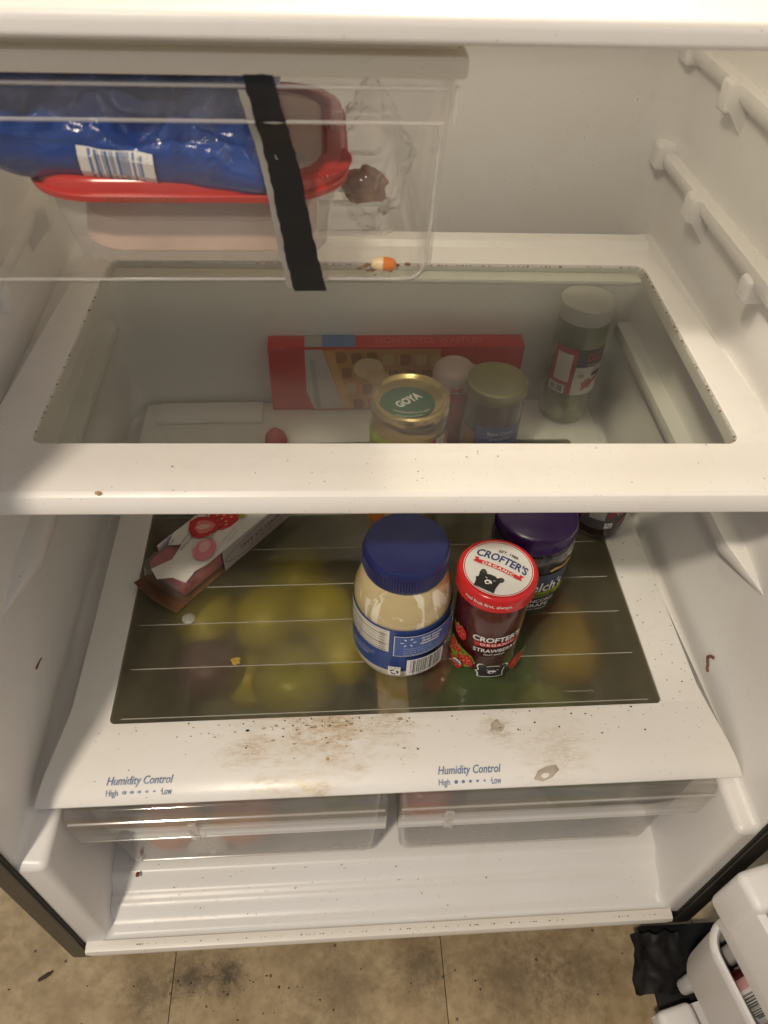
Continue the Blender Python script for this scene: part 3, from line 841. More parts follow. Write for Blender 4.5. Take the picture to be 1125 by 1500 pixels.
# raised rear ledge seen through the shelf above
obj('rear_ledge', nbox(-.300, -.15, .385, .430, .0010, .0060, .002), MAT['cover'], cov)
def cz(y):
    pts = [(-.1565, -.0148), (-.1540, -.0118), (-.1480, -.0080), (-.138, -.0042), (-.126, -.0016), (-.112, -.0003), (-.098, .0004), (-.080, .0008)]
    for (a, b), (c, d) in zip(pts, pts[1:]):
        if a <= y <= c: return b + (d - b) * (y - a) / (c - a)
    return .0010
def on_cover(x0, y0): return lambda u, v, l: Vector((x0 + u, y0 + v, cz(y0 + v) + .0010 + EPS * l))
for (xc, yc) in ((-.240, -.1400), (.0780, -.1432)):
    P = Print(on_cover(xc, yc), .006)
    P.text(INK['humid'], 'Humidity Control', 0, .0012, .0625, .0098, shear=.25, bold=.012)
    P.text(INK['humid'], 'High', -.0255, -.0086, .0110, .0066, bold=.006)
    P.text(INK['humid'], 'Low', .0258, -.0080, .0093, .0056, bold=.006)
    for k in range(6): P.ell(INK['humid'], -.0140 + .0070 * k, -.0081, .0019 - .00022 * k, .0015 - .00017 * k, n=12)
    P.build('lettering', cov)
P = Print(lambda u, v, l: Vector((.206 + u, -.063 + v, .0012)), .02)
P.text(flat('etched_glass', (.35, .32, .25), .6), 'TEMPERED GLASS', 0, 0, .030, .0022); P.build('glass_lettering', cov)
# dried food stuck to the front edge
def scrap(name, x, y, pts, h, m, label, seed):
    b = bmesh.new(); r = random.Random(seed)
    base = [(x + a, y + c) for a, c in pts]; n = len(base)
    cx = sum(p[0] for p in base) / n; cy2 = sum(p[1] for p in base) / n
    v0 = [b.verts.new((p[0], p[1], CZ + cz(p[1]) + .0002)) for p in base]
    v1 = [b.verts.new((cx + (p[0] - cx) * .82, cy2 + (p[1] - cy2) * .82, CZ + cz(p[1]) + h * r.uniform(.6, 1.3))) for p in base]
    v2 = [b.verts.new((cx + (p[0] - cx) * .5, cy2 + (p[1] - cy2) * .5, CZ + cz(p[1]) + h * r.uniform(.3, .9))) for p in base]
    for u, w in ((v0, v1), (v1, v2)):
        for k in range(n): b.faces.new((u[k], u[(k + 1) % n], w[(k + 1) % n], w[k]))
    b.faces.new(v2)
    o = obj(name, b, m, None, smooth=60, origin=(x, y, CZ + cz(y)))
    return tag(o, label, 'food scrap')
MAT['dried'] = plain('dried_crust', (.55, .47, .38), .7, 0, .3, .7, 160)
scrap('dried_scrap', .154, -.1475, [(-.013, -.004), (-.008, .003), (.001, .0065), (.011, .0075), (.0135, .003), (.006, -.003), (-.004, -.0062)], .0022, MAT['dried'], 'curled whitish dried flake right of the right Humidity Control print', 1)
scrap('dried_scrap', .1120, -.099, [(-.0075, -.005), (-.006, .003), (.001, .008), (.004, .002), (.008, .000), (.004, -.006)], .0016, plain('dried_film', (.52, .45, .36), .5), 'dull translucent dried patch above the right Humidity Control print', 2)
obj_p = blob((0, 0, 0), (.0017, .0012, .0010), 3, .4, 20, 2)
o = obj('black_crumb', obj_p, plain('black_crumb_surface', (.02, .018, .015), .7)); o.location = (-.1405, -.0935, CZ + .0018); tag(o, 'black crumb on the stained front edge, left of the jars', 'crumb')
# clear plastic fastener head lying on the glass
cl = thing('plastic_clip', 'small clear faceted plastic disc beside the torn strawberry carton', 'clip', (-.2135, .0415, CZ + .0010))
bm = lathe([(0, .004), (.0035, .0045), (.0072, .0055), (.0074, .0068), (.0045, .0085), (0, .0090)], 10)
obj('disc', bm, clear('bright_clear', (.85, .86, .84), .25, (.85, .85, .82), .08, 1.6, bump=.8, bscale=300), cl, smooth=15)
obj('stem', lathe([(0, 0), (.004, 0), (.0035, .0012), (.0014, .0018), (.0016, .0042)], 10), clear('bright_clear_stem', (.85, .86, .84), .25, (.85, .85, .82), .08, 1.6), cl)

# ================================================================== CRISPER DRAWERS
def crisper(name, label, x0, x1, tabx):
    dz0, dz1 = -.503, -.3125
    t = thing(name, label, 'crisper bin', ((x0 + x1) / 2, .1, dz0), group='clear crisper drawers')
    o = obj('drawer_body', tray(x0, x1, -.1515, .36, dz0, dz1, .007, .010, .0, .0, .009), MAT['crisperbody'], t, local=False, smooth=40)
    modmesh(o, ('SOLIDIFY', dict(thickness=.0024, offset=-1))); setsmooth(o, 40)
    # deep handle lip across the front
    xa, xb = x0 - .012 if x0 < 0 else x0 - .001, x1 + .001 if x0 < 0 else x1 + .012
    pf = [(-.150, -.3165), (-.1555, -.3150), (-.1600, -.3170), (-.1640, -.3230), (-.1655, -.3300), (-.1625, -.3830), (-.1605, -.3845), (-.1590, -.3830), (-.1620, -.3310), (-.1600, -.3250), (-.1555, -.3200), (-.150, -.3200)]
    b = extrude_x(pf, lambda y: (xa, xb)); bmesh.ops.bevel(b, geom=b.edges[:], offset=.0006, segments=2, affect='EDGES')
    h = obj('handle_lip', b, MAT['crisper'], t, local=False, smooth=50)
    tube_b = tube([(xa + .002, -.1652, -.3285), (xb - .002, -.1652, -.3285)], .0015, 8)
    obj('lip_ridge', tube_b, MAT['edge'], t, local=False)
    b = bmesh.new(); box(b, tabx - .005, tabx + .005, -.1680, -.1635, -.375, -.338, .002)
    tube([(tabx - .004, -.168, -.350), (tabx, -.1695, -.360), (tabx + .004, -.168, -.372)], .002, 8, b)
    obj('lip_edge', tube([(xa + .001, -.1608, -.3840), (xb - .001, -.1608, -.3840)], .0010, 8), MAT['edge'], t, local=False)
    obj('latch_tab', b, MAT['edge'], t, local=False)
    obj('highlight_rib', tube([(x0 + .026, -.1440, dz0 + .012), (x1 - .026, -.1440, dz0 + .012)], .0014, 8), MAT['edge'], t, local=False)
    return t
crisper('vegetable_bin', 'left clear crisper drawer holding lemons and a plum', -.300, -.004, -.195)
crisper('vegetable_bin', 'right clear crisper drawer holding tomato, pear and greens', .010, .318, .060)

# ---- fruit and vegetables lying in the drawers
FLOORC = -.4955
def fruit(name, label, cat, x, y, z, prof_r, col, seed, sq=(1, 1, 1), rough=.4, col2=None, axis=0, bump=.2, group=None, lie=0):
    t = NT(name + '_skin'); n = t.noise(18, 4)
    c = t.mix(t.ramp(n, .35, .7), col, col2 or tuple(q * .75 for q in col))
    b = t.bsdf(c, rough); t.bump(b, t.noise(260, 3), bump, .0006)
    m = t.done(b)
    root = thing(name, label, cat, (x, y, z), R(axis), group=group)
    bm = lathe(prof_r, 32); 
    if lie: bm.transform(Matrix.Rotation(R(lie), 4, 'X'))
    bmesh.ops.scale(bm, vec=sq, verts=bm.verts)
    zz = min(v.co.z for v in bm.verts)
    for v in bm.verts: v.co *= 1 + .04 * noise.noise(v.co * 25 + Vector((seed, 0, 0)))
    bm.transform(Matrix.Translation((0, 0, -zz + .001)))
    obj('flesh', bm, m, root, smooth=60)
    st = tube([(0, 0, 0), (.0004, 0, .004), (.001, 0, .007)], .0016, 6)
    tip = Vector((0, 0, prof_r[-1][1])); tipm = Matrix.Rotation(R(lie), 4, 'X') @ tip if lie else tip
    st.transform(Matrix.Translation((tipm.x, tipm.y, tipm.z - zz)))
    obj('stem', st, INK['brown'], root)
    return root
lem = [(0, -.040), (.006, -.038), (.012, -.033), (.023, -.025), (.030, -.010), (.031, .005), (.026, .020), (.014, .031), (.007, .036), (0, .039)]
rnd = [(0, -.034), (.012, -.033), (.024, -.027), (.033, -.014), (.036, .002), (.033, .018), (.024, .028), (.010, .032), (.003, .030), (0, .029)]
pear = [(0, -.040), (.016, -.039), (.032, -.028), (.038, -.010), (.035, .010), (.026, .028), (.018, .045), (.012, .056), (.005, .060), (0, .060)]
Y1, Y2 = (.72, .62, .03), (.58, .48, .02)
G = 'lemons in the left crisper drawer'
fruit('lemon', 'lemon nearest the torn carton, under the lower glass', 'lemon', -.215, .105, FLOORC + .085, lem, Y1, 1, (1.3, 1.3, 1.2), .4, Y2, 20, group=G, lie=80)
fruit('lemon', 'lemon in the middle of the row under the lower glass', 'lemon', -.132, .098, FLOORC + .088, lem, Y1, 2, (1.4, 1.35, 1.25), .4, Y2, -40, group=G, lie=85)
fruit('lemon', 'lemon closest to the mayonnaise jar, under the lower glass', 'lemon', -.068, .108, FLOORC + .085, lem, Y1, 3, (1.3, 1.25, 1.2), .4, Y2, 70, group=G, lie=80)
fruit('lemon', 'lemon nearest the beam, under the lower glass in front of the row', 'lemon', -.040, .048, FLOORC + .08, lem, Y1, 21, (1.25, 1.2, 1.2), .4, Y2, 10, group=G, lie=82)
fruit('lemon', 'lemon furthest back under the lower glass, behind the row', 'lemon', -.100, .172, FLOORC + .08, lem, Y1, 22, (1.3, 1.25, 1.2), .4, Y2, -15, group=G, lie=82)
fruit('lemon', 'lemon low between the plum and the row under the lower glass', 'lemon', -.160, .050, FLOORC + .03, lem, Y1, 23, (1.2, 1.2, 1.2), .4, Y2, 50, group=G, lie=82)
fruit('plum', 'dark purple plum seen dimly under the left of the glass', 'plum', -.203, .040, FLOORC + .07, rnd, (.10, .028, .06), 4, (1.15, 1.05, 1.05), .45, (.16, .10, .16))
fruit('pale_apple', 'yellow green apple under the glass left of the beam', 'apple', -.098, .020, FLOORC + .065, rnd, (.42, .40, .05), 5, (1.5, 1.25, 1.2), .4, (.50, .44, .22))
fruit('tomato', 'orange red tomato under the glass between the two jars', 'tomato', .0850, .020, FLOORC + .075, rnd, (.55, .085, .02), 6, (.95, .95, .9), .25)
fruit('pear', 'yellow pear with a red blush right of the strawberry jar', 'pear', .2330, .034, FLOORC + .08, pear, (.62, .42, .05), 7, (1.05, 1.05, 1.05), .45, (.58, .33, .05), -12, lie=-75)
fruit('red_apple', 'orange red apple behind the pear under the glass', 'apple', .220, .095, FLOORC + .075, rnd, (.50, .10, .03), 8, (.95, .95, .95), .35)
fruit('green_apple', 'pale green apple at the front of the right drawer', 'apple', .190, -.030, FLOORC + .06, rnd, (.36, .44, .10), 9, (1, 1, 1), .35, (.46, .48, .18))
fruit('orange', 'orange at the left front of the left crisper drawer', 'orange', -.240, -.108, FLOORC, rnd, (.62, .20, .06), 10, (.95, .95, .85), .45)
fruit('orange', 'orange in the middle front of the left crisper drawer', 'orange', -.160, -.106, FLOORC, rnd, (.64, .21, .06), 11, (1.05, .95, .9), .45)
fruit('tomato', 'tomato at the left end of the right crisper drawer', 'tomato', .046, -.108, FLOORC + .045, rnd, (.60, .10, .03), 12, (.85, .85, .8), .3)
def leafy(name, label, x, y, z, n, seed, size, col):
    root = thing(name, label, 'greens', (x, y, z)); rr = random.Random(seed)
    t = NT(name + '_leaf'); nn = t.noise(30, 5)
    m = t.done(t.bsdf(t.mix(nn, col, tuple(min(1, c * 1.9) for c in col)), .45))
    for k in range(n):
        b = bmesh.new(); bmesh.ops.create_grid(b, x_segments=12, y_segments=14, size=.5)
        sd = rr.random() * 50
        for v in b.verts:
            u, w = v.co.x * 2, v.co.y + .5
            wid = math.sin(PI * min(.98, .12 + .83 * w)) ** .7
            zz = .10 * noise.noise(Vector((u * 2.2, w * 4, sd))) + .22 * u * u + .05 * math.sin(u * 9 + sd) * abs(u)
            v.co = Vector((u * .42 * wid, w - .5, zz))
        b.transform(Matrix.Scale(size * rr.uniform(.8, 1.15), 4)); 
        b.transform(mat4((rr.uniform(-.03, .03), rr.uniform(-.03, .03), .02 + .014 * k), rr.uniform(0, 6.28), R(rr.uniform(-25, 25)), R(rr.uniform(-25, 25))))
        obj('leaf', b, m, root, smooth=60)
    return root
leafy('lettuce', 'dark green leaves under the strawberry jar in the right drawer', .125, .010, FLOORC + .03, 7, 5, .10, (.045, .13, .02))
leafy('green_leaves', 'fresh green leaves at the right front of the right drawer', .225, -.070, FLOORC + .004, 6, 9, .10, (.085, .165, .04))
leafy('small_greens', 'few green leaves at the front of the left drawer', -.055, -.075, FLOORC - .002, 4, 14, .06, (.11, .15, .04))
wp = obj('white_packet', pillow(.024, .018, .012, 3, .3, 20, 14), plain('white_paper', (.72, .69, .64), .6, 0, .1, .4, 60), None, smooth=60)
wp.location = (-.202, -.125, FLOORC + .018); wp.rotation_euler = (R(55), 0, 0); tag(wp, 'small white packet between the two oranges in the left drawer', 'packet')
pb = obj('produce_bag', blob((0, 0, 0), (.060, .055, .040), 15, .55, 20, 5), MAT['film'], None, smooth=60)
pb.location = (-.095, .028, FLOORC + .078); tag(pb, 'clear produce bag around the yellow green apple in the left drawer', 'bag')

# ================================================================== JARS ON THE LOWER GLASS
GZ = CZ + .0012
def knurl(r, z0, z1, n, d, m, parent, name='lid_knurl'):
    b = bmesh.new()
    for k in range(n):
        a = 2 * PI * k / n; s, c = math.sin(a), -math.cos(a)
        p = Vector((s * (r - .0003), c * (r - .0003), 0)); tdir = Vector((-c, s, 0)) * d * .5; nd = Vector((s, c, 0)) * d * .7
        vs = [b.verts.new(p + q + Vector((0, 0, z))) for z in (z0, z1) for q in (-tdir, nd, tdir)]
        b.faces.new((vs[0], vs[1], vs[4], vs[3])); b.faces.new((vs[1], vs[2], vs[5], vs[4]))
    return obj(name, b, m, parent, smooth=0)
# mayonnaise
may = thing('mayonnaise_jar', 'nearly empty clear mayonnaise jar with navy blue lid and blue label', 'jar', (.0185, .0035, GZ))
rb = .0500
body = [(0, .0015), (.039, .0), (.0460, .004), (.0492, .013), (rb, .022), (rb, .101), (.0492, .110), (.0462, .122), (.0425, .134), (.0385, .142), (.0375, .150), (.0375, .165)]
obj('jar_body', lathe(body, 64), MAT['petclear'], may, smooth=50)
t = NT('mayo_residue')
mp = t.n('ShaderNodeMapping'); mp.inputs['Scale'].default_value = (1, 1, .28); t.l(t.coord(), mp.inputs[0])
n1 = t.noise(46, 5, .55, vec=mp.outputs[0], dist=.9); n2 = t.noise(12, 4, .5)
sx = t.n('ShaderNodeSeparateXYZ'); t.l(t.coord(), sx.inputs[0])
low = t.ramp(sx.outputs[2], .026, .034, (1, 1, 1, 1), (0, 0, 0, 1))
smear = t.ramp(n1, .585, .61)
col = t.mix(smear, t.mix(t.ramp(n2, .4, .65), (.60, .49, .27), (.70, .58, .29)), (.87, .82, .68))
col = t.mix(low, col, (.82, .76, .61))
MAT['mayo'] = t.done(t.bsdf(col, .35, 0, .5, .3))
inn = [(0, .002), (.0382, .0008), (.0452, .0045), (.0485, .0135), (.0493, .022), (.0491, .101), (.0482, .110), (.0450, .122), (.0410, .134), (.036, .143), (0, .144)]
obj('mayonnaise', lathe(inn, 48), MAT['mayo'], may, smooth=50)
MAT['navy'] = plain('navy_lid', (.012, .018, .115), .35, 0, .1, .1, 200)
obj('lid', lathe([(.0375, .142), (.0408, .142), (.0412, .144), (.0412, .163), (.0405, .1675), (.0385, .1700), (.034, .1705), (0, .1702)], 64), MAT['navy'], may, smooth=40)
knurl(.0412, .145, .162, 96, .0016, MAT['navy'], may)
P = Print(on_cyl(rb, 0, 0), .004); F = rb
def A(d): return R(d) * rb
P.rect(INK['blue'], A(-115), A(112), .0250, .0975)
P.rect(INK['cream'], A(-100), A(-19), .0585, .0945); 
for k, zz in enumerate((.092, .0865, .0835, .0800, .0765, .0715, .0685, .0655, .0620)):
    P.rects(INK['black'], [(A(-98), A(-22), zz, zz + (.0009 if k in (1, 5, 8) else .00035))])
for k in range(9):
    P.text(INK['black'], ['Nutrition Facts', 'Total Fat 10g', 'Saturated Fat 1.5g', 'Trans Fat 0g', 'Cholesterol 5mg', 'Sodium 90mg', 'Total Carb 0g', 'Total Sugars 0g', 'Protein 0g'][k], A(-72), .0903 - .0036 * k, .030, .0019)
    P.text(INK['black'], ['%DV', '13%', '8%', '0%', '2%', '4%', '0%', '0%', '0%'][k], A(-27), .0903 - .0036 * k, .0052, .0019)
for k in range(3): P.text(INK['white'], ['INGREDIENTS: SOYBEAN OIL, WATER, EGG YOLKS', 'DISTILLED VINEGAR, SUGAR, SALT, SPICE', 'NATURAL FLAVORS'][k], A(-60), .0545 - .0034 * k, .046 - .007 * k, .0015)
P.rect(INK['white'], A(-13), A(64), .0590, .0930); P.rect(INK['panelblue'], A(-12.2), A(63.2), .0597, .0923)
for k in range(6):
    a = R(60 * k + 30); cx, cy2 = A(2) + .0042 * math.sin(a), .0835 + .0042 * math.cos(a)
    P.line(INK['white'], [(cx, cy2), (cx + .0030 * math.sin(a), cy2 + .0030 * math.cos(a))], .0014)
for k, s in enumerate(('Great Quality.', 'Great Price.', 'Guaranteed.')): P.text(INK['white'], s, A(28) - .001 * k, .0888 - .0042 * k, (.0225, .0188, .0195)[k], .0036, bold=.04)
for k in range(4): P.text(INK['white'], ['We guarantee our quality or your money back,', 'no matter what. To learn more, please visit', 'the store or call us with your questions', 'and comments about this product'][k], A(26), .0742 - .0034 * k, .050, .0016)
P.rect(INK['white'], A(2), A(46), .0265, .0545)
P.barcode(INK['black'], A(6), A(43), .0300, .0530, 4, 30); P.text(INK['black'], '0 78742 37003 8', A(24), .0283, .026, .0017)
P.rect(INK['white'], A(-17), A(-4), .0270, .0425); P.rect(INK['white'], A(47), A(57), .0560, .0610); P.rect(INK['black'], A(49), A(55), .0568, .0602)
for k in range(3):
    a = R(120 * k + 90); c0 = (A(-10.5), .0335)
    q = [(c0[0] + 0.0034 * math.cos(a + R(d)), c0[1] + .0034 * math.sin(a + R(d))) for d in (0, 30, 60, 85)]
    P.line(INK['black'], q, .0016)
P.text(INK['black'], 'RECYCLE', A(-10.5), .0412, .0085, .0012)
P.build('label', may)
# small brown smear stuck to the label
sm = blob((0, 0, 0), (.006, .0006, .0022), 6, .6, 30, 3); 
o = obj('label_smear', sm, plain('brown_smear', (.20, .11, .05), .6), may); o.location = ((rb + .0008) * math.sin(R(8)), -(rb + .0008) * math.cos(R(8)), .0565); o.rotation_euler = (0, R(-18), R(8))

# strawberry spread
cr = thing('jam_jar', 'dark red strawberry spread jar with red rimmed white lid, a bear on it', 'jar', (.1085, -.0060, GZ))
rb2 = .0365
obj('jar_body', lathe([(0, .002), (.028, .0), (.034, .004), (rb2, .012), (rb2, .098), (.0355, .106), (.0335, .112), (.0335, .125)], 64), MAT['jarglass'], cr, smooth=50)
MAT['jam'] = plain('strawberry_jam', (.085, .008, .007), .3, 0, .35, .3, 60, .25, 0)
obj('jam', lathe([(0, .004), (.027, .0025), (.0325, .006), (.0352, .013), (.0352, .098), (.034, .106), (.0325, .112), (0, .112)], 48), MAT['jam'], cr, smooth=50)
MAT['lidred'] = plain('red_lacquer', (.58, .018, .022), .22, 0, .06)
lr = .0395
obj('lid', lathe([(.034, .1195), (.0388, .1192), (.0398, .1205), (.0396, .1218), (lr, .1235), (lr, .1350), (.0388, .1378), (.0372, .1392), (.0355, .1394), (.0345, .1388), (0, .1388)], 72), MAT['lidred'], cr, smooth=40)
LR = R(-33)
c_, s_ = math.cos(LR), math.sin(LR)
P = Print(on_plane((0, 0, .1390), (c_, s_, 0), (-s_, c_, 0)), .02)
MAT['lidwhite'] = plain('white_lacquer', (.70, .69, .66), .25, 0, .05)
P.ell(MAT['lidwhite'], 0, 0, .0325, .0325, n=64)
P.ring(INK['white'], 0, 0, .0334, .0340, 64)
P.text(INK['black'], 'EST. 1989', .002, .0215, .0200, .0038, arc=.0012, bold=.03)
P.text(INK['navy'], "CROFTER'S", 0, .0120, .0530, .0100, arc=.0030, bold=.03)
P.poly(INK['red'], [(-.026, .0022), (-.0215, .0030), (-.0215, .0005), (-.013, .0020), (0, .0026), (.013, .0020), (.0215, .0005), (.0215, .0030), (.026, .0022), (.0240, -.0010), (.026, -.0038), (.0195, -.0040), (.013, -.0030), (0, -.0024), (-.013, -.0030), (-.0195, -.0040), (-.026, -.0038), (-.0240, -.0010)])
P.text(INK['white'], 'ORGANIC', 0, .0000, .0330, .0036, arc=.0014, bold=.02, spacing=1.25)
def bear(P, ox, oy, s, outline=None):
    pts = [(-12, -16), (-13, -8), (-15, -5), (-12.5, -3), (-13, 0), (-14, 4), (-13, 8), (-10, 9), (-7.5, 7), (-6, 4.5), (-2, 5.5), (3, 5.5), (6, 4), (8, 6.5), (11, 7.5), (13.5, 5.5), (13, 2), (10.5, 0), (10, -4), (9.5, -9), (10.5, -16)]
    if outline:
        c = (0, -3); P.poly(outline, [(ox + s * (c[0] + (x - c[0]) * 1.09), oy + s * (c[1] + (y - c[1]) * 1.09)) for x, y in pts])
    P.poly(INK['black'], [(ox + s * x, oy + s * y) for x, y in pts])
    g = INK['grey']
    P.ell(flat('ink_dark_fur', (.06, .05, .045)), ox - 10.3 * s, oy + 5.2 * s, 1.9 * s, 2.4 * s, .3)
    P.ell(flat('ink_dark_fur', (.06, .05, .045)), ox + 10.6 * s, oy + 4.2 * s, 1.7 * s, 2.1 * s, -.4)
    w = INK['white']
    P.poly(w, [(ox + s * x, oy + s * y) for x, y in [(-4.5, -6), (-3, -2.8), (.5, -2.2), (3, -3.5), (4, -6.5), (1.5, -5.6), (1.2, -7.5), (-1.8, -9)]])
    P.poly(INK['black'], [(ox + s * x, oy + s * y) for x, y in [(-3, -5.6), (-.6, -4.2), (.9, -5.6), (-.4, -7.4), (-2.2, -7.2)]])
    P.line(w, [(ox - 5.6 * s, oy - .6 * s), (ox - 3.2 * s, oy - 1.4 * s)], .7 * s); P.line(w, [(ox + 3.6 * s, oy - 1.6 * s), (ox + 5.6 * s, oy - 1 * s)], .7 * s)
bear(P, -.001, -.0165, .00092)
P.build('lid_print', cr)
P = Print(on_cyl(lr, 0, 0), .004)
P.text(INK['white'], 'real fruit first, always.', R(-22) * lr, .1288, .0480, .0058, bold=.01)
P.build('lid_lettering', cr)
def A2(d): return R(d) * rb2
P = Print(on_cyl(rb2, 0, 0), .004)
P.text(INK['white'], "CROFTER'S", A2(6), .0700, .0520, .0088, arc=-.0006, bold=.03)
P.poly(INK['red'], [(A2(-32), .0648), (A2(46), .0648), (A2(43), .0615), (A2(46), .0582), (A2(-32), .0582), (A2(-29), .0615)])
P.text(INK['white'], 'ORGANIC', A2(7), .0615, .0360, .0040, bold=.02, spacing=1.3)
P.text(INK['white'], 'STRAWBERRY', A2(7), .0515, .0480, .0062, bold=.015)
P.text(INK['white'], 'FRUIT SPREAD', A2(5), .0447, .0220, .0024, bold=.02)
def strawberry(P, cx, cy2, s, rot=0):
    c, q = math.cos(rot), math.sin(rot)
    T = lambda x, y: (cx + s * (x * c - y * q), cy2 + s * (x * q + y * c))
    P.poly(INK['red'], [T(*p) for p in [(0, -1.25), (-.45, -.95), (-.85, -.35), (-1, .25), (-.8, .75), (-.3, .95), (.3, .95), (.8, .75), (1, .25), (.85, -.35), (.45, -.95)]])
    for x, y in ((-.5, .3), (0, .45), (.5, .3), (-.3, -.15), (.3, -.15), (0, -.6), (-.62, -.1), (.62, -.1), (.02, .05)): P.ell(INK['seed'], *T(x, y), s * .07, s * .10, rot, 6)
    for d in (-60, -20, 20, 60): 
        a = R(d); P.poly(INK['leaf'], [T(0, .8), T(.9 * math.sin(a) - .16, .8 + .5 * math.cos(a)), T(1.15 * math.sin(a), .75 + .75 * math.cos(a)), T(.9 * math.sin(a) + .16, .8 + .35 * math.cos(a))])
P.poly(INK['leaf'], [(A2(-84), .022), (A2(-74), .047), (A2(-60), .044), (A2(-44), .040), (A2(-30), .036), (A2(-22), .026), (A2(-30), .016), (A2(-40), .011), (A2(-60), .014)])
strawberry(P, A2(-58), .0640, .0092, .5); strawberry(P, A2(-62), .0370, .0092, -.5); strawberry(P, A2(-38), .0300, .0085, .7); strawberry(P, A2(-50), .0190, .0075, .2); strawberry(P, A2(44), .028, .0110, -.4)
P.ell(INK['white'], A2(-46), .0265, .0042, .0042); P.poly(INK['black'], [(A2(-46) + .0038 * math.cos(R(a)), .0265 + .0038 * math.sin(R(a))) for a in range(180, 361, 20)]); P.text(INK['black'], 'USDA', A2(-46), .0280, .0050, .0016, bold=.02); P.text(INK['white'], 'ORGANIC', A2(-46), .0252, .0058, .0013)
bear(P, A2(2), .0325, .00088, INK['white'])
P.build('label', cr)

# grape spread
gr = thing('grape_jar', 'tall dark grape spread jar with purple lid behind the strawberry jar', 'jar', (.1640, .0700, GZ - .004 + .004))
rb3 = .0435
obj('jar_body', lathe([(0, .001), (.034, 0), (.041, .004), (rb3, .014), (rb3, .082), (.0445, .090), (.0455, .100), (.0440, .112), (.0405, .119), (.039, .122)], 64), clear('grape_glass', (.93, .93, .95), .01, (.5, .5, .55), .05), gr, smooth=50)
MAT['grape'] = plain('grape_spread', (.012, .006, .014), .25, 0, .3)
obj('grape_spread', lathe([(0, .003), (.033, .002), (.0395, .006), (.0420, .015), (.0420, .082), (.043, .090), (.044, .100), (.0425, .110), (0, .110)], 48), MAT['grape'], gr, smooth=50)
MAT['purple'] = plain('purple_lid', (.045, .014, .11), .22, 0, .1)
obj('lid', lathe([(.038, .116), (.0425, .116), (.0432, .118), (.0430, .131), (.0420, .135), (.039, .1370), (0, .1368)], 64), MAT['purple'], gr, smooth=40)
knurl(.0430, .119, .130, 110, .0013, MAT['purple'], gr)
def A3(d): return R(d) * rb3
P = Print(on_cyl(rb3, 0, 0), .004)
P.rect(INK['black'], A3(-70), A3(85), .014, .084); P.rect(flat('ink_slate', (.05, .07, .12)), A3(-70), A3(85), .066, .084)
P.text(INK['white'], "Welch's", A3(9), .0640, .0580, .0160, bold=.02, shear=.1)
P.poly(INK['lime'], [(A3(-30), .046), (A3(56), .048), (A3(58), .0565), (A3(-28), .0545)]); P.text(INK['black'], 'Natural', A3(14), .0512, .032, .0060, bold=.02, shear=.3)
P.text(INK['white'], 'CONCORD', A3(9), .0405, .040, .0056, bold=.02); P.text(INK['white'], 'GRAPE', A3(9), .0330, .028, .0056, bold=.02); P.text(INK['white'], 'FRUIT SPREAD', A3(9), .0265, .026, .0026)
P.build('label', gr)
sm = tube([(-.012, 0, -.002), (-.006, 0, .0005), (0, 0, -.0006), (.005, 0, .0012), (.0085, 0, .0045), (.011, 0, .006)], .0018, 8)
for v in sm.verts: v.co.y = (v.co.y) * .5 - (math.sqrt(max(0, .0462 ** 2 - (.012 + v.co.x + .012) ** 2))); v.co.x += .024
rough_up(sm, .0008, 300, 2)
o = obj('dried_drip', sm, plain('dried_drip_crust', (.36, .22, .07), .6, 0, .3, .5, 200), gr, smooth=60); o.location = (0, 0, .0945)

# small dark bottle at the right rear of the lower glass
db = thing('sauce_bottle', 'small dark sauce bottle with pink printing beside the right wall', 'bottle', (.2840, .178, GZ))
obj('bottle_body', lathe([(0, .001), (.026, 0), (.031, .004), (.0325, .012), (.0325, .085), (.029, .094), (.018, .100), (.015, .104), (.015, .108)], 48), plain('dark_sauce', (.035, .012, .014), .15, 0, .2, 0, 100, .5, .5), db, smooth=50)
obj('cap', lathe([(.0165, .104), (.0172, .105), (.0170, .117), (.015, .119), (0, .119)], 32), INK['black'], db)
P = Print(on_cyl(.0325, 0, 0), .004); q = .0325
P.rect(flat('ink_smoke', (.10, .09, .09)), R(-60) * q, R(60) * q, .022, .085); P.rect(INK['grey'], R(-42) * q, R(-8) * q, .038, .080); P.rect(INK['white'], R(-5) * q, R(12) * q, .0245, .0335); P.text(INK['black'], '5g', R(4) * q, .029, .006)
P.text(INK['pink'], 'HOT', R(30) * q, .052, .017, .012, rot=.5, bold=.02); P.poly(INK['crimson'], [(R(0) * q, .04), (R(12) * q, .052), (R(10) * q, .06), (R(-4) * q, .048)]); P.poly(INK['pink'], [(R(22) * q, .026), (R(55) * q, .038), (R(56) * q, .043), (R(24) * q, .031)])
P.build('label', db)

# torn carton of frozen strawberry bars
ca = thing('strawberry_carton', 'torn white strawberry carton lying slantwise on the left of the glass', 'carton', (-.236, .098, GZ), R(50))
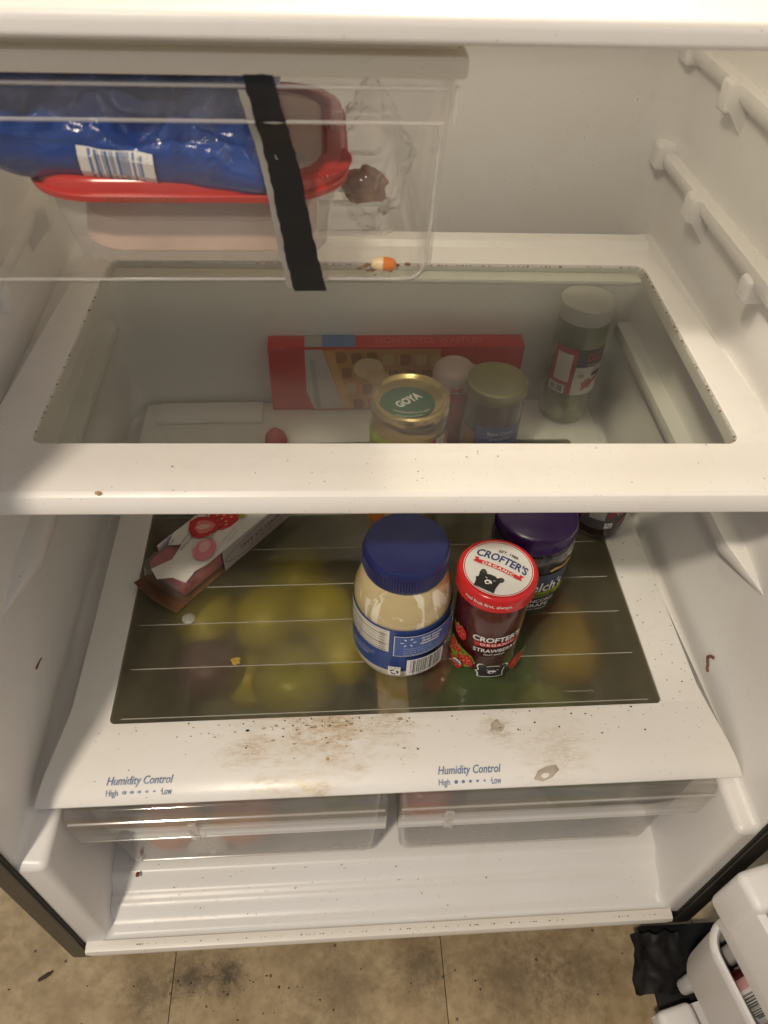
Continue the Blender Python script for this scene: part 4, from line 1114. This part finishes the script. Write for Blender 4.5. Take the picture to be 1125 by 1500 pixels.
# local: x along the carton away from the viewer, y to its left
Wc, Hc, Lc = .066, .034, .235
MAT['card'] = plain('white_card', (.74, .71, .66), .42, 0, .06)
MAT['kraft'] = plain('brown_card', (.17, .085, .038), .8, 0, .2, .3, 150)
def plate(pts, z0, z1): return prism(pts, z0, z1)
x1 = .022
topp = [(x1 - .030, -.033), (x1 - .012, -.029), (x1 + .004, -.0325), (Lc, -.033), (Lc, .033), (x1 + .012, .033), (x1 - .004, .024), (x1 + .006, .012), (x1 - .016, .004), (x1 - .040, .012), (x1 - .046, -.004), (x1 - .034, -.016)]
bm = plate(topp, Hc - .0008, Hc)
o = obj('top_panel', bm, MAT['card'], ca, smooth=0)
obj('right_side', nbox(.048, Lc, -.0338, -.0330, .001, Hc - .0008), plain('grey_card', (.50, .47, .42), .45), ca, smooth=0)
obj('left_side', nbox(.010, Lc, .0331, .0339, .001, Hc - .001), MAT['card'], ca, smooth=0)
obj('base_panel', nbox(-.012, Lc, -.0329, .0330, .0, .0008), MAT['kraft'], ca, smooth=0)
obj('end_panel', nbox(Lc + .0003, Lc + .001, -.0325, .0325, .001, Hc - .001), INK['red'], ca, smooth=0)
b = bmesh.new(); q = [(-.012, -.034, .0006), (-.012, .034, .0006), (-.034, .030, .010), (-.036, -.004, .006), (-.030, -.035, .002)]
v = [b.verts.new(p) for p in q]; b.faces.new(v); r = bmesh.ops.extrude_face_region(b, geom=b.faces[:]); bmesh.ops.translate(b, verts=[g for g in r['geom'] if isinstance(g, bmesh.types.BMVert)], vec=(0, 0, .0008))
obj('torn_flap', b, MAT['kraft'], ca, smooth=0)
obj('ice_bar', nbox(-.010, .15, -.0285, .0285, .004, .0285, .004), plain('pink_frozen_fruit', (.46, .11, .11), .35, 0, .35, .4, 90, sss=.1), ca)
b = nbox(-.020, .16, -.0312, .0312, .0012, .0310, .006, 3)
for vv in b.verts: vv.co += Vector((noise.noise(vv.co * 60) * .003 if vv.co.x < 0 else 0, 0, noise.noise(vv.co * 40 + Vector((4, 0, 0))) * .001))
obj('film_sleeve', b, MAT['film'], ca, smooth=50)
P = Print(on_plane((0, 0, Hc), (1, 0, 0), (0, 1, 0)), .02)
lp = MAT['lidwhite']
def cut_berry(P, cx, cy2, s, rot):
    c, q = math.cos(rot), math.sin(rot); T = lambda x, y: (cx + s * (x * c - y * q), cy2 + s * (x * q + y * c))
    P.poly(INK['red'], [T(*p) for p in [(0, -1.2), (-.5, -.9), (-.9, -.3), (-1, .3), (-.7, .85), (0, 1), (.7, .85), (1, .3), (.9, -.3), (.5, -.9)]])
    P.poly(flat('ink_berry_flesh', (.72, .20, .17)), [T(x * .75, y * .75) for x, y in [(0, -1.1), (-.5, -.8), (-.8, -.2), (-.8, .4), (0, .8), (.8, .4), (.8, -.2), (.5, -.8)]])
    P.poly(flat('ink_berry_heart', (.80, .45, .38)), [T(x * .4, y * .5 + .05) for x, y in [(0, -1.1), (-.5, -.6), (-.6, .2), (0, .9), (.6, .2), (.5, -.6)]])
strawberry(P, .086, .003, .0170, 1.0)
cut_berry(P, .062, .011, .0175, .9)
P.poly(INK['leaf'], [(.098, -.010), (.106, -.007), (.112, -.011), (.105, -.013), (.108, -.018), (.100, -.015)])
P.ell(INK['pink'], .038, -.016, .0165, .0125, .4); P.ell(flat('ink_pale_pink', (.78, .42, .42)), .041, -.013, .009, .006, .4)
P.poly(INK['palegreen'], [(.052, -.006), (.060, -.004), (.058, -.010)])
P.text(INK['black'], 'ARTIFICIAL FLAVORS', .034, .0075, .030, .0030, rot=.2); P.text(INK['black'], 'NO ADDED SUGAR', .036, .0135, .026, .0030, rot=.2); P.text(INK['black'], 'real', .022, .022, .008, .0036, rot=.2)
P.text(INK['grey'], '6 BARS 2.5 FL OZ', .070, -.022, .028, .0028, rot=.15); P.text(INK['grey'], 'KEEP FROZEN', .072, -.0275, .020, .0026, rot=.15)
P.text(INK['red'], 'ice', .124, .004, .026, .017, rot=PI, bold=.03); P.text(INK['crimson'], 'strawberry', .142, -.017, .062, .013, rot=PI)
P.build('top_print', ca)
P = Print(on_plane((.125, -.0338, Hc / 2), (1, 0, 0), (0, 0, 1)), .02)
P.line(INK['darkred'], [(.075 * math.cos(t) * 1.0, .0125 * math.sin(t)) for t in [2 * PI * k / 40 for k in range(41)]], .0007)
P.text(INK['darkred'], 'STRAWBERRY ICE BARS', 0, .002, .10, .0062, rot=PI); P.text(INK['darkred'], 'FROZEN CONFECTION', 0, -.006, .07, .0035, rot=PI)
P.build('side_print', ca)
rt_ = obj('red_pouch', lathe([(0, 0), (.012, .001), (.016, .008), (.014, .018), (.007, .026), (.003, .030), (0, .031)], 20), plain('red_plastic_pouch', (.50, .05, .05), .3, 0, .2, .4, 60), None)
rt_.location = (-.128, .338, GZ); tag(rt_, 'small red pointed cap seen through the middle shelf glass, left of the cans', 'pouch')

# ================================================================== ITEMS AT THE BACK OF THE LOWER GLASS
# waffle box standing against the rear wall
wb = thing('waffle_box', 'long red frozen waffle box standing against the back wall', 'box', (.0425, .4295, CZ + .0011))
hw, hd, hh = .1785, .0145, .1085
MAT['redcard'] = plain('red_card', (.62, .022, .025), .32, 0, .08)
obj('carton', nbox(-hw, hw, -hd, hd, 0, hh, .0012), MAT['redcard'], wb)
P = Print(on_plane((0, -hd, 0), (1, 0, 0), (0, 0, 1)), .03)
P.poly(flat('ink_plate', (.62, .58, .55)), [(-.128, hh - .004), (-.100, hh - .004), (-.070, .002), (-.118, .002), (-.128, .035)])
P.poly(INK['grey'], [(-.122, hh - .02), (-.115, hh - .02), (-.108, .004), (-.116, .004)])
P.poly(INK['waffle'], [(-.104, hh - .004), (.060, hh - .004), (.075, .002), (-.074, .002)])
wr = random.Random(6)
MAT['pocket'] = flat('ink_pocket', (.34, .135, .035)); MAT['crust'] = flat('ink_crust', (.70, .40, .12))
P.poly(MAT['crust'], [(-.100, hh - .006), (-.090, hh - .006), (-.064, .004), (-.074, .004)])
for k in range(7):
    for q in range(4):
        x = -.080 + .0225 * k + .0085 * q + wr.uniform(-.002, .002); z = hh - .018 - .026 * q + wr.uniform(-.002, .002)
        c0 = [(x + (.0085 + wr.uniform(-.0012, .0012)) * math.cos(a) * (abs(math.cos(a)) ** -.35 if abs(math.cos(a)) > .1 else 1), z + .0095 * math.sin(a) * (abs(math.sin(a)) ** -.35 if abs(math.sin(a)) > .1 else 1)) for a in [2 * PI * i_ / 14 for i_ in range(14)]]
        P.poly(MAT['pocket'] if wr.random() < .8 else INK['gold'], c0)
        P.poly(MAT['crust'], [(x - .0095, z + .006), (x - .0075, z + .0085), (x - .0055, z - .007), (x - .0075, z - .008)])
P.ell(flat('ink_cream_butter', (.78, .62, .34)), -.040, hh - .030, .021, .017); P.ell(flat('ink_cream_butter2', (.74, .52, .24)), -.028, hh - .044, .016, .012)
P.ell(INK['white'], .105, .060, .022, .024); P.text(INK['red'], '24', .105, .062, .018, .018, bold=.03)
P.build('front_print', wb)
P = Print(on_plane((0, 0, hh), (1, 0, 0), (0, 1, 0)), .03)
P.rect(INK['grey'], -.128, -.1035, -hd, hd); P.rect(INK['sky'], -.104, -.058, -hd, hd)
P.text(flat('ink_pale_red', (.66, .12, .12)), 'HOMESTYLE WAFFLES', .045, 0, .15, .014, bold=.02)
P.build('top_print', wb)

# green and gold lidded jar
go = thing('goya_jar', 'jar with gold lid and green round sticker reading GOYA', 'jar', (.0385, .2060, GZ))
obj('jar_body', lathe([(0, .001), (.038, 0), (.043, .004), (.0445, .012), (.0445, .160), (.0435, .170), (.041, .174)], 64), MAT['jarglass'], go, smooth=50)
obj('filling', lathe([(0, .004), (.036, .003), (.041, .007), (.0428, .014), (.0428, .155), (0, .156)], 48), plain('tan_filling', (.46, .30, .13), .4, 0, .3, .3, 60), go, smooth=50)
obj('lid', lathe([(.0415, .172), (.0440, .172), (.0455, .1735), (.0460, .1765), (.0452, .180), (.0440, .1845), (.0415, .1862), (.0395, .1858), (.0375, .1835), (.0355, .1822), (0, .1820)], 72), MAT['gold'], go, smooth=40)
ra = R(36)
P = Print(on_plane((-.004, -.008, .1822), (1, 0, 0), (0, 1, 0)), .02)
P.ell(INK['green'], 0, 0, .0305, .0275, n=48)
P.text(INK['white'], 'GOYA', .001, .004, .0330, .0120, rot=ra, bold=.05)
P.text(INK['cream'], 'REFRIGERAR DESPUES DE ABRIR', .003, -.0185, .040, .0026, arc=-.005)
P.text(INK['cream'], 'KEEP REFRIGERATED AFTER OPENING', 0, -.0250, .030, .0020, arc=-.003)
P.build('lid_sticker', go)
P = Print(on_cyl(.0445, 0, 0), .004); q = .0445
P.rect(INK['lime'], R(-100) * q, R(-38) * q, .045, .150); P.rect(flat('ink_orange', (.55, .17, .03)), R(-100) * q, R(-38) * q, .004, .040)
P.rect(flat('ink_tan', (.50, .36, .17)), R(-36) * q, R(18) * q, .03, .150)
P.rect(INK['crimson'], R(20) * q, R(38) * q, .115, .152); P.rect(INK['cream'], R(38) * q, R(57) * q, .117, .152); P.barcode(INK['grey'], R(40) * q, R(55) * q, .119, .150, 6, 12)
P.rect(flat('ink_coral', (.52, .17, .10)), R(58) * q, R(120) * q, .02, .150)
for k in range(6): P.text(INK['brown'], ['Salsa', 'mild', 'chunky', 'olives', 'con', 'picante'][k], R(-62) * q, .138 - .014 * k, .018, .006, rot=.5)
P.build('label', go)

# dark jar with plain gold lid
dj = thing('preserve_jar', 'dark preserve jar with dull gold lid and blue label behind the shelf glass', 'jar', (.1555, .2880, GZ))
obj('jar_body', lathe([(0, .001), (.031, 0), (.036, .005), (.0370, .012), (.0370, .115), (.0355, .124), (.034, .132)], 56), MAT['jarglass'], dj, smooth=50)
obj('preserve', lathe([(0, .004), (.03, .003), (.035, .008), (.0355, .014), (.0350, .122), (.033, .129), (0, .129)], 48), plain('dark_preserve', (.035, .020, .018), .3, 0, .3), dj, smooth=50)
obj('lid', lathe([(.0345, .130), (.0380, .1305), (.0390, .1325), (.0385, .142), (.0372, .1455), (.0350, .1465), (.033, .1455), (.030, .1440), (0, .1445)], 64), plain('dull_brass_tin', (.27, .24, .12), .42, .8, .15), dj, smooth=40)
P = Print(on_cyl(.0370, 0, 0), .004); q = .037
P.rect(INK['bandblue'], R(-40) * q, R(95) * q, .010, .098); P.rect(flat('ink_rust', (.30, .12, .04)), R(-95) * q, R(-42) * q, .045, .085); P.rect(INK['crimson'], R(-95) * q, R(-42) * q, .01, .043)
P.text(INK['grey'], 'Black Cherry', R(10) * q, .088, .034, .006); P.text(INK['grey'], 'preserves', R(10) * q, .079, .026, .005)
P.build('label', dj)

# red squeeze tub with a white domed cap between the two jars
rc = thing('sauce_tub', 'red sauce tub with a white domed cap between the gold lidded jars', 'tub', (.1140, .352, GZ))
obj('tub_body', lathe([(0, .001), (.026, 0), (.030, .006), (.0305, .08), (.027, .095)], 40), plain('red_tub_plastic', (.50, .03, .03), .3, 0, .1), rc, smooth=50)
obj('cap', lathe([(.027, .0945), (.0290, .096), (.0290, .108), (.0275, .116), (.022, .122), (.012, .125), (0, .126)], 40), plain('white_cap', (.56, .42, .40), .45), rc, smooth=50)
P = Print(on_cyl(.0290, 0, .103), .004); P.text(INK['red'], 'M', 0, -.001, .016, .009, bold=.03); P.rect(INK['red'], -.030, -.016, -.006, .005); P.build('cap_print', rc)

# pickle jar at the right rear
pj = thing('pickle_jar', 'tall pickle jar with white lid and red and white label, right rear', 'jar', (.2905, .4040, GZ))
obj('jar_body', lathe([(0, .001), (.029, 0), (.034, .004), (.0355, .012), (.0355, .150), (.0345, .160), (.0335, .168)], 56), clear('pickle_glass', (.86, .90, .80), .03, (.5, .55, .35), .05), pj, smooth=50)
t = NT('pickle_brine'); n = t.noise(45, 5, .6)
obj('pickles', lathe([(0, .004), (.028, .003), (.033, .007), (.034, .014), (.034, .085), (.028, .09), (0, .089)], 40), t.done(t.bsdf(t.mix(t.ramp(n, .4, .62), (.07, .085, .02), (.22, .23, .07)), .35)), pj, smooth=50)
obj('lid', lathe([(.034, .166), (.0368, .1665), (.0372, .168), (.0372, .184), (.0355, .1875), (.032, .188), (.030, .1868), (0, .1865)], 56), plain('worn_white_lid', (.66, .64, .58), .45, 0, .1), pj, smooth=40)
P = Print(on_cyl(.0355, 0, 0), .004); q = .0355
P.rect(INK['crimson'], R(-68) * q, R(-12) * q, .058, .132); P.rect(INK['cream'], R(-58) * q, R(-22) * q, .078, .122); P.rect(INK['cream'], R(-66) * q, R(-26) * q, .058, .072); P.barcode(INK['black'], R(-60) * q, R(-30) * q, .060, .070, 9, 14)
P.rect(INK['cream'], R(-12) * q, R(62) * q, .058, .104); P.rect(INK['black'], R(-12) * q, R(66) * q, .104, .132)
P.text(INK['red'], 'DILL', R(28) * q, .120, .022, .014, bold=.03); P.text(INK['cream'], 'PICKLES', R(25) * q, .1075, .016, .003)
strawberry(P, R(22) * q, .076, .008, .8); P.line(INK['crimson'], [(R(8) * q, .068), (R(28) * q, .078), (R(48) * q, .09)], .004); P.ell(INK['black'], R(36) * q, .094, .008, .003, .3); P.ell(INK['grey'], R(2) * q, .092, .0045, .0035)
P.build('label', pj)

# ================================================================== DOOR CONTENTS
def door_world(p): return dm @ Vector(p)
def red_bottle(name, label, loc, rz, h, r, code):
    t_ = thing(name, label, 'bottle', tuple(door_world(loc)), DA + R(rz))
    obj('bottle_body', lathe([(0, .001), (r * .8, 0), (r * .97, .004), (r, .012), (r, h * .86), (r * .93, h * .90), (r * .8, h * .92), (0, h * .92)], 40), MAT['darkred'], t_, smooth=50)
    obj('cap', lathe([(r * .80, h * .905), (r * .84, h * .91), (r * .83, h * .985), (r * .75, h), (0, h)], 40), MAT['darkred'] if code else MAT['lidwhite'], t_)
    P = Print(on_cyl(r, 0, 0), .004)
    P.rect(flat('ink_rose', (.72, .40, .40)), R(-40 if code else -100) * r, R(100) * r, h * .18, h * .83)
    if code: P.rect(INK['white'], R(-18) * r, R(60) * r, h * .2, h * .81); P.barcode(INK['black'], R(-10) * r, R(40) * r, h * .50, h * .79, 3, 20)
    P.build('label', t_); return t_
MAT['darkred'] = plain('dark_red_glass', (.12, .007, .009), .12, 0, .2, 0, 50, .5, .5)
red_bottle('jam_bottle', 'dark red bottle with a barcode label in the lower open door bin', (-.0935, -.082, -.519), -78, .168, .0255, True)
red_bottle('syrup_bottle', 'dark red bottle with a pink label in the upper open door bin', (-.100, -.125, -.337), -60, .15, .030, False)

# ================================================================== CRUMBS AND BITS
bm = bmesh.new(); rr = random.Random(21)
def crumb(x, y, z, s): blob((x, y, z + s * .4), (s * rr.uniform(.8, 1.8), s * rr.uniform(.7, 1.3), s * .6), rr.random() * 40, .45, 20, 1, bm)
for k in range(110):
    x = rr.uniform(-.30, .33); y = -.082 - abs(rr.gauss(0, .028))
    if y < -.15: continue
    crumb(x, y, CZ + cz(y) + .0002, rr.choice((.0003, .0004, .0005, .0005, .0008)))
for k in range(34): crumb(rr.gauss(-.06, .09), -.083 - abs(rr.gauss(0, .006)), CZ + .001, rr.uniform(.0004, .0009))
for k in range(40): crumb(rr.uniform(.293, .333), rr.uniform(-.08, .2), CZ + .0012, rr.uniform(.0003, .0008))
for k in range(26): crumb(rr.uniform(-.26, .28), rr.uniform(-.07, .1), CZ + .0006, rr.uniform(.0002, .0005))
bc = bmesh.new()
for k in range(34):
    x = rr.gauss(-.075, .055); y = -.086 - abs(rr.gauss(0, .016)); s0 = rr.choice((.0005, .0006, .0009, .0014))
    blob((x, y, CZ + cz(y) + .0001), (s0 * rr.uniform(1, 2.2), s0 * rr.uniform(.6, 1.2), .0005), rr.random() * 60, .7, 24, 2, bc)
tag(obj('crust_scatter', bc, plain('tan_crust', (.52, .38, .22), .65, 0, .5, .6, 300)), 'tan dried crust bits stuck to the cover edge in front of the glass', 'crumbs', kind='stuff')
tag(obj('crumb_scatter', bm, plain('dark_crumb', (.07, .045, .025), .8)), 'dark crumbs on the lower cover edge', 'crumbs', kind='stuff')
bm = bmesh.new()
for k in range(70):
    y = rr.uniform(-.2, -.15); z = -.552 if y < -.188 else (-.537 if y < -.158 else -.521)
    crumb(rr.gauss(-.12, .12) if rr.random() < .75 else rr.uniform(-.3, .3), y, z, rr.choice((.0003, .0003, .0004, .0006)))
for k in range(70): crumb(rr.uniform(-.33, .33), -.2135, -.555, rr.uniform(.0003, .0007))
tag(obj('crumb_scatter', bm, plain('dark_crumb_two', (.08, .045, .02), .8)), 'dark crumbs on the fridge floor below the drawers', 'crumbs', kind='stuff')
bm = bmesh.new()
for k in range(40): crumb(rr.uniform(-.25, .33), rr.uniform(-.055, -.01), .0062, rr.uniform(.0002, .0005))
tag(obj('crumb_scatter', bm, plain('dark_crumb_three', (.08, .045, .02), .8)), 'tiny specks on the front bar of the middle shelf', 'crumbs', kind='stuff')
bm = bmesh.new()
for k in range(90): crumb(rr.gauss(-.17, .07) if k % 3 else rr.uniform(-.6, .4), -.225 - abs(rr.gauss(0, .03)), FZ + .0002, rr.choice((.0003, .0004, .0005, .0006, .0010)))
tag(obj('crumb_scatter', bm, plain('floor_dirt', (.045, .030, .018), .9)), 'dirt crumbs on the vinyl floor along the fridge', 'crumbs', kind='stuff')
o = obj('food_crumb', blob((0, 0, 0), (.0022, .0016, .0012), 4, .5, 20, 2), plain('golden_crumb', (.45, .28, .10), .6)); o.location = (-.2235, -.0535, .0072); tag(o, 'golden brown crumb on the left of the middle shelf bar', 'crumb')
o = obj('red_brown_crumb', blob((0, 0, 0), (.0022, .003, .002), 5, .5, 20, 2), plain('rust_crumb', (.20, .05, .015), .5)); o.location = (-.285, -.150, -.5185); tag(o, 'rust brown crumb below the left crisper drawer', 'crumb')
o = obj('flower_crumb', blob((0, 0, 0), (.0042, .0040, .0010), 9, .9, 40, 3), plain('yellow_crumb', (.45, .30, .05), .6)); o.location = (-.1580, -.0120, CZ + .0018); tag(o, 'yellow ragged crumb on the glass left of the mayonnaise', 'crumb')
b = tube([(0, 0, .010), (-.001, .004, .008), (-.0016, .007, .003), (-.001, .0055, -.002), (-.0004, .002, -.006), (-.0006, 0, -.010), (0, -.003, -.012)], .0016, 8); rough_up(b, .0006, 400, 1)
o = obj('dried_peel', b, plain('brown_peel', (.20, .085, .04), .6), None, smooth=60); o.location = (XR - .0008, -.042, -.2810); tag(o, 'curled brown peel stuck to the right wall', 'food scrap')
b = tube([(0, -.010, .002), (0, -.002, .0), (0, .006, -.003)], .0012, 6, None, .0004)
o = obj('dark_fleck', b, INK['brown'], None); o.location = (XL + .0006, -.034, -.245); tag(o, 'thin dark fleck stuck to the left wall', 'fleck')
b = blob((0, 0, 0), (.009, .0024, .0010), 7, .6, 20, 3)
o = obj('dirt_flake', b, plain('dirt_flake_surface', (.06, .04, .025), .9), None, smooth=60); o.location = (-.415, -.215, FZ + .0012); o.rotation_euler = (0, 0, R(30)); tag(o, 'long dark flake on the floor left of the fridge', 'flake')
